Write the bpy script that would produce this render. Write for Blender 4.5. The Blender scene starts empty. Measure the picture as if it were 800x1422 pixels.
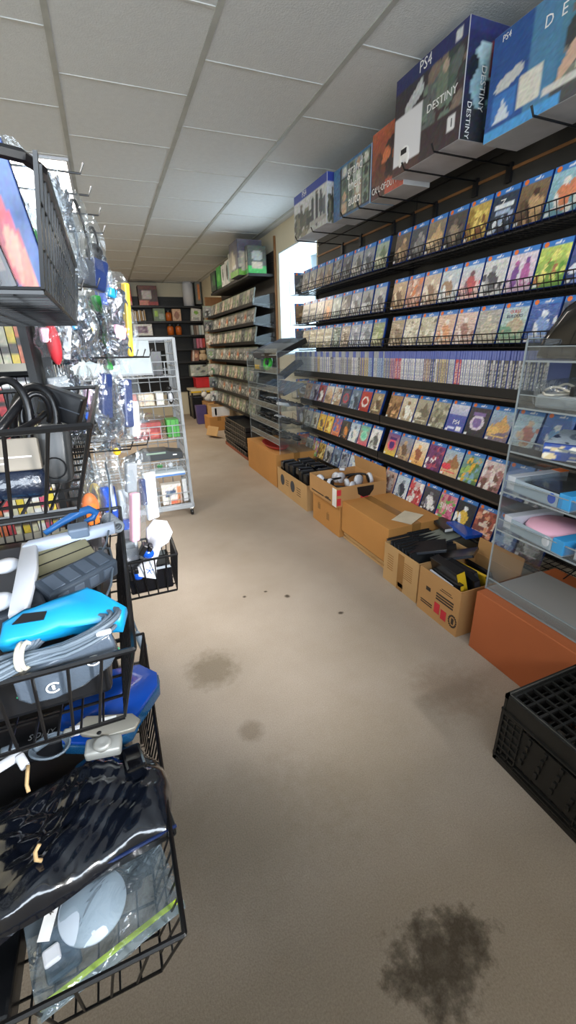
import bpy, bmesh, math, random
import numpy as np
from mathutils import Vector, Matrix, Euler
C = bpy.context.scene.collection
PI = math.pi
# ---------------------------------------------------------------- camera
CAMH = 1.23
def _rot(yaw, pitch, roll):
    return Matrix.Rotation(yaw, 3, 'Z') @ Matrix.Rotation(pitch, 3, 'X') @ Matrix.Rotation(roll, 3, 'Y')
CR = _rot(-3.78702376e-01, -3.74327608e-01, 2.83605887e-02)   # columns: right, forward, up
FPX = 581.5
cd = bpy.data.cameras.new('camera'); cam = bpy.data.objects.new('camera', cd); C.objects.link(cam)
r_, f_, u_ = CR.col[0], CR.col[1], CR.col[2]
M3 = Matrix((r_, u_, -f_)).transposed()
cam.matrix_world = Matrix.Translation((0, 0, CAMH)) @ M3.to_4x4()
cd.sensor_fit = 'VERTICAL'; cd.sensor_height = 24; cd.lens = FPX/1422*24; cd.clip_start = .02; cd.clip_end = 60
bpy.context.scene.camera = cam
def at(px, py, Y):
    """world point at distance Y down the aisle seen at a photo position"""
    d = CR @ Vector(((px-400)/FPX, 1, (711-py)/FPX)); t = Y/d.y
    return Vector((0, 0, CAMH)) + d*t
# ---------------------------------------------------------------- world, lights, exposure
w = bpy.data.worlds.new('world'); bpy.context.scene.world = w; w.use_nodes = True
w.node_tree.nodes['Background'].inputs[0].default_value = (.75, .85, 1, 1)
w.node_tree.nodes['Background'].inputs[1].default_value = .45
def area(name, loc, target, sx, sy, power, col):
    l = bpy.data.lights.new(name, 'AREA'); l.shape = 'RECTANGLE'; l.size = sx; l.size_y = sy; l.energy = power; l.color = col
    o = bpy.data.objects.new(name, l); C.objects.link(o); o.location = loc
    o.rotation_euler = (Vector(target)-Vector(loc)).to_track_quat('-Z', 'Y').to_euler(); return o
area('daylight_shop_window', (-.1, -1.60, 1.75), (-.1, 3, 1.75), 3.0, 1.1, 92, (.80, .90, 1))
g_ = area('daylight_streak_lamp', (1.74, -1.58, 1.6), (.62, 1.9, .1), .42, 1.3, 112, (.96, .96, .96)); g_.data.spread = math.radians(60)  # unseen narrow lamp added to throw the bright daylight streak on the floor
area('daylight_side_window', (2.32, 4.32, 1.68), (0, 4.2, 1.4), .85, .95, 15, (.78, .90, 1))
area('ceiling_lamp_back', (.3, 6.6, 2.37), (.3, 6.6, 0), .55, 1.1, 26, (1, .86, .68))
area('ceiling_lamp_left', (-.9, 1.9, 2.37), (-.9, 1.9, 0), .55, 1.1, 26, (1, .96, .91))
sc = bpy.context.scene
sc.view_settings.view_transform = 'Standard'; sc.view_settings.look = 'None'; sc.view_settings.gamma = 1
sc.view_settings.use_curve_mapping = False; sc.view_settings.exposure = 0.55
# ---------------------------------------------------------------- materials
def lin(c):
    return tuple(((x/12.92) if x <= .04045 else ((x+.055)/1.055)**2.4) for x in c)
def hx(s): return tuple(int(s[i:i+2], 16)/255 for i in (0, 2, 4))
MATS = {}
def mat(name, col='808080', rough=.5, metal=0, var=.12, scale=8, bump=0, bscale=60, coat=0, spec=.5, emit=None, alpha=1):
    if name in MATS: return MATS[name]
    m = bpy.data.materials.new(name); m.use_nodes = True; nt = m.node_tree; N = nt.nodes; L = nt.links
    b = N['Principled BSDF']; c = lin(hx(col))
    tc = N.new('ShaderNodeTexCoord'); nz = N.new('ShaderNodeTexNoise'); nz.inputs['Scale'].default_value = scale; nz.inputs['Detail'].default_value = 5
    L.new(tc.outputs['Object'], nz.inputs['Vector'])
    rp = N.new('ShaderNodeMapRange'); rp.inputs['From Min'].default_value = .3; rp.inputs['From Max'].default_value = .7
    rp.inputs['To Min'].default_value = 1-var; rp.inputs['To Max'].default_value = 1+var
    L.new(nz.outputs['Fac'], rp.inputs['Value'])
    mx = N.new('ShaderNodeVectorMath'); mx.operation = 'SCALE'; mx.inputs[0].default_value = c
    L.new(rp.outputs[0], mx.inputs['Scale']); L.new(mx.outputs[0], b.inputs['Base Color'])
    b.inputs['Roughness'].default_value = rough; b.inputs['Metallic'].default_value = metal
    b.inputs['Specular IOR Level'].default_value = spec; b.inputs['Coat Weight'].default_value = coat; b.inputs['Alpha'].default_value = alpha
    if bump:
        n2 = N.new('ShaderNodeTexNoise'); n2.inputs['Scale'].default_value = bscale; n2.inputs['Detail'].default_value = 4
        L.new(tc.outputs['Object'], n2.inputs['Vector'])
        bp = N.new('ShaderNodeBump'); bp.inputs['Strength'].default_value = bump; bp.inputs['Distance'].default_value = .01
        L.new(n2.outputs['Fac'], bp.inputs['Height']); L.new(bp.outputs[0], b.inputs['Normal'])
        if coat: L.new(bp.outputs[0], b.inputs['Coat Normal'])
    if emit:
        b.inputs['Emission Color'].default_value = (*c, 1); b.inputs['Emission Strength'].default_value = emit
    MATS[name] = m; return m
def clear(name, col='eef4f6', base=.1, rough=.05, bump=0, bscale=25, haze=0, hazecol='c8d0d4', top=.8):
    """thin clear sheet: transparent with glossy reflection, optional milky haze"""
    if name in MATS: return MATS[name]
    m = bpy.data.materials.new(name); m.use_nodes = True; nt = m.node_tree; N = nt.nodes; L = nt.links
    N.remove(N['Principled BSDF']); out = N['Material Output']
    tr = N.new('ShaderNodeBsdfTransparent'); tr.inputs[0].default_value = (*lin(hx(col)), 1)
    gl = N.new('ShaderNodeBsdfGlossy'); gl.inputs['Roughness'].default_value = rough; gl.inputs[0].default_value = (.95, .97, 1, 1)
    lw = N.new('ShaderNodeLayerWeight'); lw.inputs[0].default_value = .25
    mr = N.new('ShaderNodeMapRange'); mr.inputs['To Min'].default_value = base; mr.inputs['To Max'].default_value = top
    L.new(lw.outputs['Fresnel'], mr.inputs['Value'])
    mx = N.new('ShaderNodeMixShader'); L.new(mr.outputs[0], mx.inputs[0]); L.new(tr.outputs[0], mx.inputs[1]); L.new(gl.outputs[0], mx.inputs[2])
    last = mx
    if haze:
        df = N.new('ShaderNodeBsdfDiffuse'); df.inputs[0].default_value = (*lin(hx(hazecol)), 1)
        m2 = N.new('ShaderNodeMixShader'); m2.inputs[0].default_value = haze
        L.new(mx.outputs[0], m2.inputs[1]); L.new(df.outputs[0], m2.inputs[2]); last = m2
    if bump:
        tc = N.new('ShaderNodeTexCoord'); n2 = N.new('ShaderNodeTexNoise'); n2.inputs['Scale'].default_value = bscale; n2.inputs['Detail'].default_value = 2; n2.inputs['Distortion'].default_value = 1.5
        L.new(tc.outputs['Object'], n2.inputs['Vector'])
        bp = N.new('ShaderNodeBump'); bp.inputs['Strength'].default_value = bump; bp.inputs['Distance'].default_value = .03
        L.new(n2.outputs['Fac'], bp.inputs['Height']); L.new(bp.outputs[0], gl.inputs['Normal']); L.new(bp.outputs[0], lw.inputs['Normal'])
    L.new(last.outputs[0], out.inputs[0]); MATS[name] = m; return m
def printmat(name, rough, coat, bump=0, bscale=9, stretch=1):
    m = bpy.data.materials.new(name); m.use_nodes = True; nt = m.node_tree; N = nt.nodes; L = nt.links; b = N['Principled BSDF']
    a = N.new('ShaderNodeAttribute'); a.attribute_name = 'art'; L.new(a.outputs['Color'], b.inputs['Base Color'])
    b.inputs['Roughness'].default_value = rough; b.inputs['Coat Weight'].default_value = coat; b.inputs['Coat Roughness'].default_value = .12
    if bump:
        tc = N.new('ShaderNodeTexCoord'); mp = N.new('ShaderNodeMapping'); mp.inputs['Scale'].default_value = (1, 1, stretch)
        n2 = N.new('ShaderNodeTexNoise'); n2.inputs['Scale'].default_value = bscale; n2.inputs['Distortion'].default_value = 1
        L.new(tc.outputs['Object'], mp.inputs[0]); L.new(mp.outputs[0], n2.inputs['Vector'])
        bp = N.new('ShaderNodeBump'); bp.inputs['Strength'].default_value = bump; bp.inputs['Distance'].default_value = .01
        L.new(n2.outputs['Fac'], bp.inputs['Height']); L.new(bp.outputs[0], b.inputs['Coat Normal']); L.new(bp.outputs[0], b.inputs['Normal'])
    return m
PRINT = printmat('printed_card', .35, .15)
WRAP = printmat('shrink_wrapped_print', .3, 1, .9, 18, 3.5)
def irimat():
    m = mat('iridescent_foil', 'c4ccd4', .22, .85, bump=.8, bscale=24); nt = m.node_tree; N = nt.nodes; L = nt.links
    tc = N.new('ShaderNodeTexCoord'); n = N.new('ShaderNodeTexNoise'); n.inputs['Scale'].default_value = 28; n.inputs['Distortion'].default_value = 2; L.new(tc.outputs['Object'], n.inputs['Vector'])
    r = N.new('ShaderNodeValToRGB'); L.new(n.outputs['Fac'], r.inputs[0]); e = r.color_ramp.elements
    e[0].position = .3; e[0].color = (*lin(hx('3c6c78')), 1); e[1].position = .7; e[1].color = (*lin(hx('a89860')), 1)
    for p, c in ((.42, '9ca4b0'), (.5, '4c4450'), (.58, 'd0d0d8')): x = e.new(p); x.color = (*lin(hx(c)), 1)
    L.new(r.outputs[0], N['Principled BSDF'].inputs['Base Color']); return m
M = dict(
 blk=mat('black_plastic', '141416', .4), blkgloss=mat('glossy_black_plastic', '0c0d12', .12, coat=.6), wire=mat('black_coated_wire', '0e0e10', .35),
 slat=mat('dark_slatwall', '34322f', .55, var=.18, scale=3), shelf=mat('black_shelf', '121214', .45), shelfedge=mat('brown_shelf_edge', '4a4038', .5),
 card=mat('cardboard', 'b98c58', .75, var=.07, scale=4), cardl=mat('pale_cardboard', 'c09a68', .75, var=.07, scale=4), cardo=mat('orange_cardboard', 'c08848', .7, var=.06, scale=3),
 terra=mat('terracotta_board', 'ae5e34', .6, var=.06, scale=3), cardin=mat('cardboard_inside', '8a6a44', .8),
 tape=mat('brown_tape', '9a6f3c', .25), ink=mat('dark_print', '3a2f26', .7), red=mat('red_print', 'c8303a', .6), white=mat('white_print', 'e8e8e6', .5),
 blue=mat('blue_case_plastic', '18387c', .25, var=.05, coat=.3), bcase=mat('black_case_plastic', '17181b', .3, coat=.2), gcase=mat('pale_green_case_plastic', '80857c', .3),
 cream=mat('cream_wall_paint', 'd8d0b8', .8, var=.04, scale=2), wallwhite=mat('white_reveal_paint', 'cdd8dc', .7, var=.03), wood=mat('brown_wood_trim', '8a6038', .55, var=.15, scale=12),
 cartw=mat('grey_white_coated_wire', 'a2a8ae', .4), chrome=mat('chrome', 'c0c4c8', .2, 1), orange=mat('orange_sticker', 'f07a30', .5), greyp=mat('grey_plastic', '8d9298', .4),
 silver=mat('silver_plastic', 'a9aaa6', .35, .3), whitep=mat('white_plastic', 'd2d5dc', .35, var=.04), cyan=mat('cyan_plastic', '1288bc', .35, var=.05), bluep=mat('bright_blue_plastic', '1450b8', .22, var=.05, coat=.3),
 tblue=clear('translucent_blue_plastic', '5fb0e0', .12, .1, haze=.35, hazecol='2f86c8'), cablegrey=mat('grey_cable', '58646f', .5), cableblk=mat('black_cable', '101013', .35),
 acrylic=clear('clear_acrylic', 'f6f9fa', .03, .03, haze=.05, hazecol='b8b8b4', top=.30), acryledge=clear('acrylic_edge', 'c8d2d6', .15, .2, haze=.45, hazecol='b9c4c8'),
 bag=clear('clear_polybag', 'fafcfd', .05, .10, .45, 16, haze=.035, top=.6), iri=irimat(), zipf=clear('milky_zip_film', 'e8eef0', .06, .12, .4, 20, haze=.17, hazecol='9aa8b2', top=.5), frost=clear('frosted_acrylic', 'e8ecec', .05, .1, haze=.5, hazecol='c4c0bc', top=.3), smoke=clear('smoky_film', '707880', .08, .1, .5, 18, haze=.1, hazecol='50565c', top=.5), foil=mat('silver_foil', 'b8bcc4', .25, .9, bump=1, bscale=30), pink=mat('pink_plastic', 'fcc0d4', .5, var=.03),
 yellow=mat('yellow_plastic', 'e0b828', .4), rope=mat('twist_tie', 'c9a878', .6), green=mat('green_plastic', '2f8a3c', .4), dkblue=mat('navy_plastic', '1c2c58', .35), dgrey=mat('dark_grey_plastic', '3a3f48', .5),
)
# ---------------------------------------------------------------- mesh helpers
class MB:
    def __init__(s): s.bm = bmesh.new()
    def box(s, x0, x1, y0, y1, z0, z1, bev=0, mtx=None):
        m = Matrix.Translation(((x0+x1)/2, (y0+y1)/2, (z0+z1)/2)) @ Matrix.Diagonal((abs(x1-x0), abs(y1-y0), abs(z1-z0), 1))
        n0 = len(s.bm.verts)
        g = bmesh.ops.create_cube(s.bm, size=1, matrix=m); vs = g['verts']
        if bev:
            es = list({e for v in vs for e in v.link_edges})
            r = bmesh.ops.bevel(s.bm, geom=es, offset=bev, segments=2, affect='EDGES', profile=.5)
            vs = list({v for f in r['faces'] for v in f.verts} | {v for v in vs if v.is_valid})
        if mtx: bmesh.ops.transform(s.bm, matrix=mtx, verts=vs)
        return s
    def bar(s, a, b, r=.002, n=4):
        return s.tube([a, b], r, n)
    def tube(s, pts, r=.002, n=6, closed=False):
        P = [Vector(p) for p in pts]; k = len(P); rings = []
        up = Vector((0, 0, 1)); prev = None
        for i in range(k):
            if closed: t = P[(i+1) % k]-P[i-1]
            else: t = P[min(i+1, k-1)]-P[max(i-1, 0)]
            if t.length < 1e-9: t = Vector((0, 0, 1))
            t.normalize()
            if prev is None:
                a = up if abs(t.z) < .9 else Vector((1, 0, 0)); x = t.cross(a).normalized()
            else: x = (prev - t*prev.dot(t)); x = x.normalized() if x.length > 1e-6 else t.orthogonal().normalized()
            prev = x; y = t.cross(x); rr = r[i] if isinstance(r, (list, tuple)) else r
            rings.append([s.bm.verts.new(P[i]+(x*math.cos(2*PI*j/n+PI/4)+y*math.sin(2*PI*j/n+PI/4))*rr) for j in range(n)])
        m = k if closed else k-1
        for i in range(m):
            A, B = rings[i], rings[(i+1) % k]
            for j in range(n): s.bm.faces.new((A[j], A[(j+1) % n], B[(j+1) % n], B[j]))
        if not closed:
            s.bm.faces.new(rings[0][::-1]); s.bm.faces.new(rings[-1])
        return s
    def lathe(s, prof, mtx=None, n=20):
        rings = []
        for r, z in prof: rings.append([s.bm.verts.new((max(r, .0002)*math.cos(2*PI*j/n), max(r, .0002)*math.sin(2*PI*j/n), z)) for j in range(n)])
        for i in range(len(rings)-1):
            for j in range(n): s.bm.faces.new((rings[i][j], rings[i][(j+1) % n], rings[i+1][(j+1) % n], rings[i+1][j]))
        s.bm.faces.new(rings[0][::-1]); s.bm.faces.new(rings[-1])
        if mtx: bmesh.ops.transform(s.bm, matrix=mtx, verts=[v for r in rings for v in r])
        return s
    def ell(s, c, rx, ry, rz, rot=(0, 0, 0), n=12):
        m = Matrix.Translation(c) @ Euler(rot).to_matrix().to_4x4() @ Matrix.Diagonal((rx, ry, rz, 1))
        bmesh.ops.create_uvsphere(s.bm, u_segments=n, v_segments=max(6, n*2//3), radius=1, matrix=m); return s
    def prism(s, poly, h0, h1, mtx=None, bev=0):
        """polygon in xy, extruded in z"""
        b = [s.bm.verts.new((x, y, h0)) for x, y in poly]; t = [s.bm.verts.new((x, y, h1)) for x, y in poly]; k = len(poly)
        fs = [s.bm.faces.new(b[::-1]), s.bm.faces.new(t)]
        for i in range(k): fs.append(s.bm.faces.new((b[i], b[(i+1) % k], t[(i+1) % k], t[i])))
        vs = b+t
        if bev:
            es = list({e for f in fs[:2] for e in f.edges})
            r = bmesh.ops.bevel(s.bm, geom=es, offset=bev, segments=2, affect='EDGES', profile=.5)
            vs = list({v for f in r['faces'] for v in f.verts} | {v for v in vs if v.is_valid} | {v for f in fs if f.is_valid for v in f.verts})
        if mtx: bmesh.ops.transform(s.bm, matrix=mtx, verts=vs)
        return s
    def quad(s, *p):
        s.bm.faces.new([s.bm.verts.new(q) for q in p]); return s
    def mesh(s, name, m, smooth=False):
        bmesh.ops.recalc_face_normals(s.bm, faces=s.bm.faces[:])
        me = bpy.data.meshes.new(name); s.bm.to_mesh(me); s.bm.free(); me.materials.append(m)
        if smooth: me.polygons.foreach_set('use_smooth', [True]*len(me.polygons))
        return me
    def build(s, name, m, parent=None, smooth=False, loc=None, rot=None):
        return link(name, s.mesh(name, m, smooth), parent, loc, rot)
def link(name, me, parent=None, loc=None, rot=None):
    o = bpy.data.objects.new(name, me); C.objects.link(o)
    if parent: o.parent = parent
    if loc is not None: o.location = loc
    if rot is not None: o.rotation_euler = rot
    return o
def tag(o, label=None, cat=None, group=None, kind=None):
    if label: o['label'] = label
    if cat: o['category'] = cat
    if group: o['group'] = group
    if kind: o['kind'] = kind
    return o
def thing(name, label, cat, loc=(0, 0, 0), rot=(0, 0, 0), group=None):
    o = link(name, None, None, loc, rot); o.empty_display_size = .05; return tag(o, label, cat, group)
def struct(name, mb, m): return tag(mb.build(name, m), kind='structure')
def kids(o): return KID.get(o.name, [])
def clone(root, loc, rot, label, group=None, order=None):
    r = root.copy(); C.objects.link(r); r.location = loc; r.rotation_euler = rot; r['label'] = label
    if group: r['group'] = group
    for ch in [c for c in C.objects if c.parent == root]:
        c = ch.copy(); C.objects.link(c); c.parent = r
        for g in [q for q in C.objects if q.parent == ch]:
            d = g.copy(); C.objects.link(d); d.parent = c
    return r
ORD = ['first', 'second', 'third', 'fourth', 'fifth', 'sixth', 'seventh', 'eighth', 'ninth', 'tenth', 'eleventh', 'twelfth', 'thirteenth', 'fourteenth', 'fifteenth', 'sixteenth', 'seventeenth', 'eighteenth', 'nineteenth', 'twentieth', 'twenty-first', 'twenty-second', 'twenty-third', 'twenty-fourth']
# ---------------------------------------------------------------- printed artwork (a colour attribute on a fine grid)
class Art:
    def __init__(s, w, h, nx, nz, top, bot=None, seed=0):
        s.w, s.h, s.nx, s.nz = w, h, nx, nz; s.rng = np.random.RandomState(seed)
        t = np.array(hx(top)); b = np.array(hx(bot or top)); v = np.linspace(0, 1, nz+1)[:, None, None]
        s.a = np.tile(b*(1-v)+t*v, (1, nx+1, 1)).copy()
        s.V, s.U = np.meshgrid(np.linspace(0, 1, nz+1), np.linspace(0, 1, nx+1), indexing='ij')
    def ell(s, cx, cy, rx, ry, col, ang=0):
        dx, dy = (s.U-cx), (s.V-cy); c, q = math.cos(ang), math.sin(ang)
        k = ((dx*c+dy*q)/rx)**2+((-dx*q+dy*c)/ry)**2 < 1; s.a[k] = hx(col); return s
    def rect(s, x0, x1, y0, y1, col):
        k = (s.U >= x0) & (s.U <= x1) & (s.V >= y0) & (s.V <= y1); s.a[k] = hx(col); return s
    def tri(s, p, col):
        k = np.ones_like(s.U, bool); sg = np.sign((p[1][0]-p[0][0])*(p[2][1]-p[0][1])-(p[2][0]-p[0][0])*(p[1][1]-p[0][1]))
        for i in range(len(p)):
            a, b = p[i], p[(i+1) % len(p)]; k &= sg*((b[0]-a[0])*(s.V-a[1])-(b[1]-a[1])*(s.U-a[0])) >= 0
        s.a[k] = hx(col); return s
    def noise(s, amt=.08):
        s.a = s.a*(1+amt*s.rng.randn(s.nz+1, s.nx+1, 1))+amt*.35*s.rng.randn(s.nz+1, s.nx+1, 3); return s
    def blobs(s, n, cols, r=(.03, .1), box=(0, 1, 0, 1)):
        for i in range(n):
            q = s.rng.rand(5); rr = r[0]+(r[1]-r[0])*q[2]
            s.ell(box[0]+(box[1]-box[0])*q[0], box[2]+(box[3]-box[2])*q[1], rr, rr*(.6+q[3]*1.2), cols[int(q[4]*len(cols))], q[3]*3)
        return s
    def mesh(s, name='cover', m=None, plane='XZ'):
        nx, nz = s.nx, s.nz; X = (s.U-.5)*s.w; Z = s.V*s.h
        co = np.stack([X, np.zeros_like(X), Z], -1).reshape(-1, 3)
        idx = np.arange((nx+1)*(nz+1)).reshape(nz+1, nx+1)
        f = np.stack([idx[:-1, :-1], idx[:-1, 1:], idx[1:, 1:], idx[1:, :-1]], -1).reshape(-1, 4)
        me = bpy.data.meshes.new(name); me.from_pydata(co.tolist(), [], f.tolist())
        at_ = me.color_attributes.new('art', 'FLOAT_COLOR', 'POINT'); a = np.clip(s.a, 0.01, 1)**.80
        a = np.where(a <= .04045, a/12.92, ((a+.055)/1.055)**2.4)
        rgba = np.concatenate([a, np.ones(a.shape[:2]+(1,))], -1).reshape(-1).astype(np.float32); at_.data.foreach_set('color', rgba)
        me.materials.append(m or PRINT); return me
    def build(s, name, parent, loc=(0, 0, 0), rot=(0, 0, 0), m=None): return link(name, s.mesh(name, m), parent, loc, rot)
_tc = {}
def text(t, size, m, parent, loc, rot=(PI/2, 0, 0), name='lettering', align='CENTER', sx=1, shear=0):
    cu = bpy.data.curves.new('t', 'FONT'); cu.body = t; cu.size = size; cu.align_x = align; cu.align_y = 'CENTER'; cu.extrude = .0003; cu.resolution_u = 2; cu.shear = shear
    o = bpy.data.objects.new('t', cu); C.objects.link(o); dg = bpy.context.evaluated_depsgraph_get()
    me = bpy.data.meshes.new_from_object(o.evaluated_get(dg)); bpy.data.objects.remove(o); me.name = name
    me.materials.clear(); me.materials.append(m)
    r = link(name, me, parent, loc, rot); r.scale = (sx, 1, 1); return r
random.seed(4)
# ================================================================ STRUCTURE
CEIL = 2.40; WR = 1.87; WL = -2.0; YB = 8.98; YF = -.45
def floor_mat():
    m = bpy.data.materials.new('beige_carpet'); m.use_nodes = True; nt = m.node_tree; N = nt.nodes; L = nt.links; b = N['Principled BSDF']
    tc = N.new('ShaderNodeTexCoord')
    def noise(sc_, det, rough=.6):
        n = N.new('ShaderNodeTexNoise'); n.inputs['Scale'].default_value = sc_; n.inputs['Detail'].default_value = det; n.inputs['Roughness'].default_value = rough
        L.new(tc.outputs['Object'], n.inputs['Vector']); return n
    def ramp(src, pts):
        r = N.new('ShaderNodeValToRGB'); L.new(src, r.inputs[0]); e = r.color_ramp.elements
        e[0].position, e[0].color = pts[0][0], (*lin(hx(pts[0][1])), 1); e[1].position, e[1].color = pts[-1][0], (*lin(hx(pts[-1][1])), 1); return r
    big = noise(1.3, 6); base = ramp(big.outputs['Fac'], [(.3, 'a39584'), (.7, 'b6a99b')])
    fine = noise(260, 3); fr = N.new('ShaderNodeMapRange'); fr.inputs['From Min'].default_value = .3; fr.inputs['From Max'].default_value = .7; fr.inputs['To Min'].default_value = .84; fr.inputs['To Max'].default_value = 1.14
    L.new(fine.outputs['Fac'], fr.inputs['Value'])
    col = base.outputs[0]
    warp = noise(7, 5); warpf = noise(35, 4)
    def stain(cx, cy, rx, ry, colr, amt, ring=False, soft=.5, wa=.9):
        nonlocal col
        mp = N.new('ShaderNodeMapping'); mp.vector_type = 'POINT'; mp.inputs['Location'].default_value = (-cx/rx, -cy/ry, 0); mp.inputs['Scale'].default_value = (1/rx, 1/ry, 0)
        L.new(tc.outputs['Object'], mp.inputs[0]); ln = N.new('ShaderNodeVectorMath'); ln.operation = 'LENGTH'; L.new(mp.outputs[0], ln.inputs[0])
        a = N.new('ShaderNodeMath'); a.operation = 'MULTIPLY_ADD'; L.new(warp.outputs['Fac'], a.inputs[0]); a.inputs[1].default_value = wa; L.new(ln.outputs['Value'], a.inputs[2])
        a2 = N.new('ShaderNodeMath'); a2.operation = 'MULTIPLY_ADD'; L.new(warpf.outputs['Fac'], a2.inputs[0]); a2.inputs[1].default_value = .8; L.new(a.outputs[0], a2.inputs[2])
        r = N.new('ShaderNodeValToRGB'); L.new(a2.outputs[0], r.inputs[0]); e = r.color_ramp.elements
        mr = N.new('ShaderNodeMapRange'); L.new(a2.outputs[0], mr.inputs['Value']); mr.inputs['From Min'].default_value = 1.0; mr.inputs['From Max'].default_value = 2.2
        L.new(mr.outputs[0], r.inputs[0])
        if ring:
            e[0].position = .0; e[0].color = (.62, .62, .62, 1); e[1].position = .42; e[1].color = (1, 1, 1, 1)
            x = r.color_ramp.elements.new(.58); x.color = (.7, .7, .7, 1); y = r.color_ramp.elements.new(.75); y.color = (0, 0, 0, 1)
        else:
            e[0].position = .2; e[0].color = (1, 1, 1, 1); e[1].position = .2+soft; e[1].color = (0, 0, 0, 1)
        k = N.new('ShaderNodeMath'); k.operation = 'MULTIPLY'; k.inputs[1].default_value = amt; L.new(r.outputs[0], k.inputs[0])
        mx = N.new('ShaderNodeMix'); mx.data_type = 'RGBA'; L.new(k.outputs[0], mx.inputs[0]); L.new(col, mx.inputs[6]); mx.inputs[7].default_value = (*lin(hx(colr)), 1); col = mx.outputs[2]
    stain(.46, .335, .185, .135, '30281a', .8, ring=True, wa=1.7)
    stain(.20, 1.40, .13, .14, '5f5238', .50, soft=.45)
    stain(.26, 1.05, .05, .05, '5a4c36', .4); stain(1.02, .93, .16, .16, '6a4f38', .35); stain(.15, .75, .3, .16, '6e624e', .3, soft=.8)
    stain(.69, 1.78, .02, .02, '3a3024', .9); stain(.48, 1.87, .015, .015, '3a3024', .9); stain(.875, 1.53, .018, .015, '3a3024', .9); stain(.60, 1.87, .012, .01, '3a3024', .9)
    stain(.55, .8, .25, .2, '8a7a5c', .25, soft=.8)
    mu = N.new('ShaderNodeVectorMath'); mu.operation = 'SCALE'; L.new(col, mu.inputs[0]); L.new(fr.outputs[0], mu.inputs['Scale']); L.new(mu.outputs[0], b.inputs['Base Color'])
    b.inputs['Roughness'].default_value = .95; b.inputs['Specular IOR Level'].default_value = .15
    bp = N.new('ShaderNodeBump'); bp.inputs['Strength'].default_value = .5; bp.inputs['Distance'].default_value = .004; L.new(fine.outputs['Fac'], bp.inputs['Height']); L.new(bp.outputs[0], b.inputs['Normal'])
    return m
struct('floor', MB().box(WL-.1, WR+.1, YF-.1, YB+.1, -.1, 0), floor_mat())
tile = mat('ceiling_tile', 'd3d8da', .85, var=.03, scale=30, bump=.25, bscale=120)
struct('ceiling', MB().box(WL-.1, WR+.6, YF-.1, YB+.1, CEIL, CEIL+.08), tile)
tb = MB()
for i in range(-3, 4):
    x = i*.595; tb.box(x-.012, x+.012, YF, YB, CEIL-.004, CEIL)
struct('trim_1', tb, mat('ceiling_runner', 'aeb2ae', .5))
tb = MB()
for i in range(-4, 3):
    x = i*.595; ph = .33 if i % 2 else .02; ph = 2.353 if i % 2 else 2.04; k = -6
    while True:
        y = ph+k*.615; k += 1
        if y > YB-.05: break
        if y > YF+.05: tb.box(x+.014, x+.581, y-.005, y+.005, CEIL-.003, CEIL)
struct('trim_2', tb, mat('ceiling_cross_joint', 'c9cbc8', .5))
struct('wall_left', MB().box(WL-.1, WL, YF, YB, 0, CEIL), M['cream'])
struct('wall_back', MB().box(WL-.1, WR+.1, YB, YB+.1, 0, CEIL), M['cream'])
OY0, OY1, OZ0, OZ1 = 3.84, 4.765, 1.16, 2.165
struct('wall_right', MB().box(WR, WR+.5, YF, OY0, 0, CEIL).box(WR, WR+.5, OY1, YB, 0, CEIL).box(WR, WR+.5, OY0, OY1, 0, OZ0).box(WR, WR+.5, OY0, OY1, OZ1, CEIL), M['cream'])
rv = MB(); t = .012
rv.box(WR+.002, WR+.47, OY0, OY0+t, OZ0, OZ1).box(WR+.002, WR+.47, OY1-t, OY1, OZ0, OZ1).box(WR+.002, WR+.47, OY0+t, OY1-t, OZ1-t, OZ1).box(WR-.01, WR+.47, OY0+t, OY1-t, OZ0, OZ0+t)
struct('trim_3', rv, M['wallwhite'])
wf = MB(); x0, x1 = WR+.46, WR+.5
wf.box(x0, x1, OY0+t, OY0+.05, OZ0+t, OZ1-t).box(x0, x1, OY1-.05, OY1-t, OZ0+t, OZ1-t).box(x0, x1, OY0+.05, OY1-.05, OZ1-.05, OZ1-t).box(x0, x1, OY0+.05, OY1-.05, OZ0+t, OZ0+.05).box(x0, x1, 4.29, 4.32, OZ0+.05, OZ1-.05)
win = struct('window_1', wf, M['whitep'])
MB().box(WR+.478, WR+.484, OY0+.05, OY1-.05, OZ0+.05, OZ1-.05).build('window_pane', M['acrylic'], win)
# unseen partition added behind the viewer; heights, opening and pillar shaped to block light
fw = MB(); fw.box(WL-.1, -1.8, YF-.1, YF, 0, CEIL).box(-1.8, .85, YF-.1, YF, 0, 1.0).box(.85, 1.36, YF-.1, YF, 0, 1.2).box(.85, 1.10, YF-.1, YF, 1.2, 2.34).box(-1.8, 1.36, YF-.1, YF, 2.34, CEIL).box(1.36, WR+.1, YF-.1, YF, 0, CEIL)
struct('wall_light_block', fw, M['cream'])
# ceiling troffer
t_ = thing('ceiling_light', 'bright rectangular ceiling light panel above the hanging bags', 'ceiling light', (-.3, 4.21, CEIL-.012))
MB().box(-.295, .285, -.6, -.585, -.005, .012).box(-.295, .285, .585, .6, -.005, .012).box(-.295, -.28, -.585, .585, -.005, .012).box(.27, .285, -.585, .585, -.005, .012).build('frame', M['whitep'], t_)
MB().box(-.28, .27, -.585, .585, 0, .008).build('diffuser', mat('lit_diffuser', 'fff4e8', .5, emit=7), t_)
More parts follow.
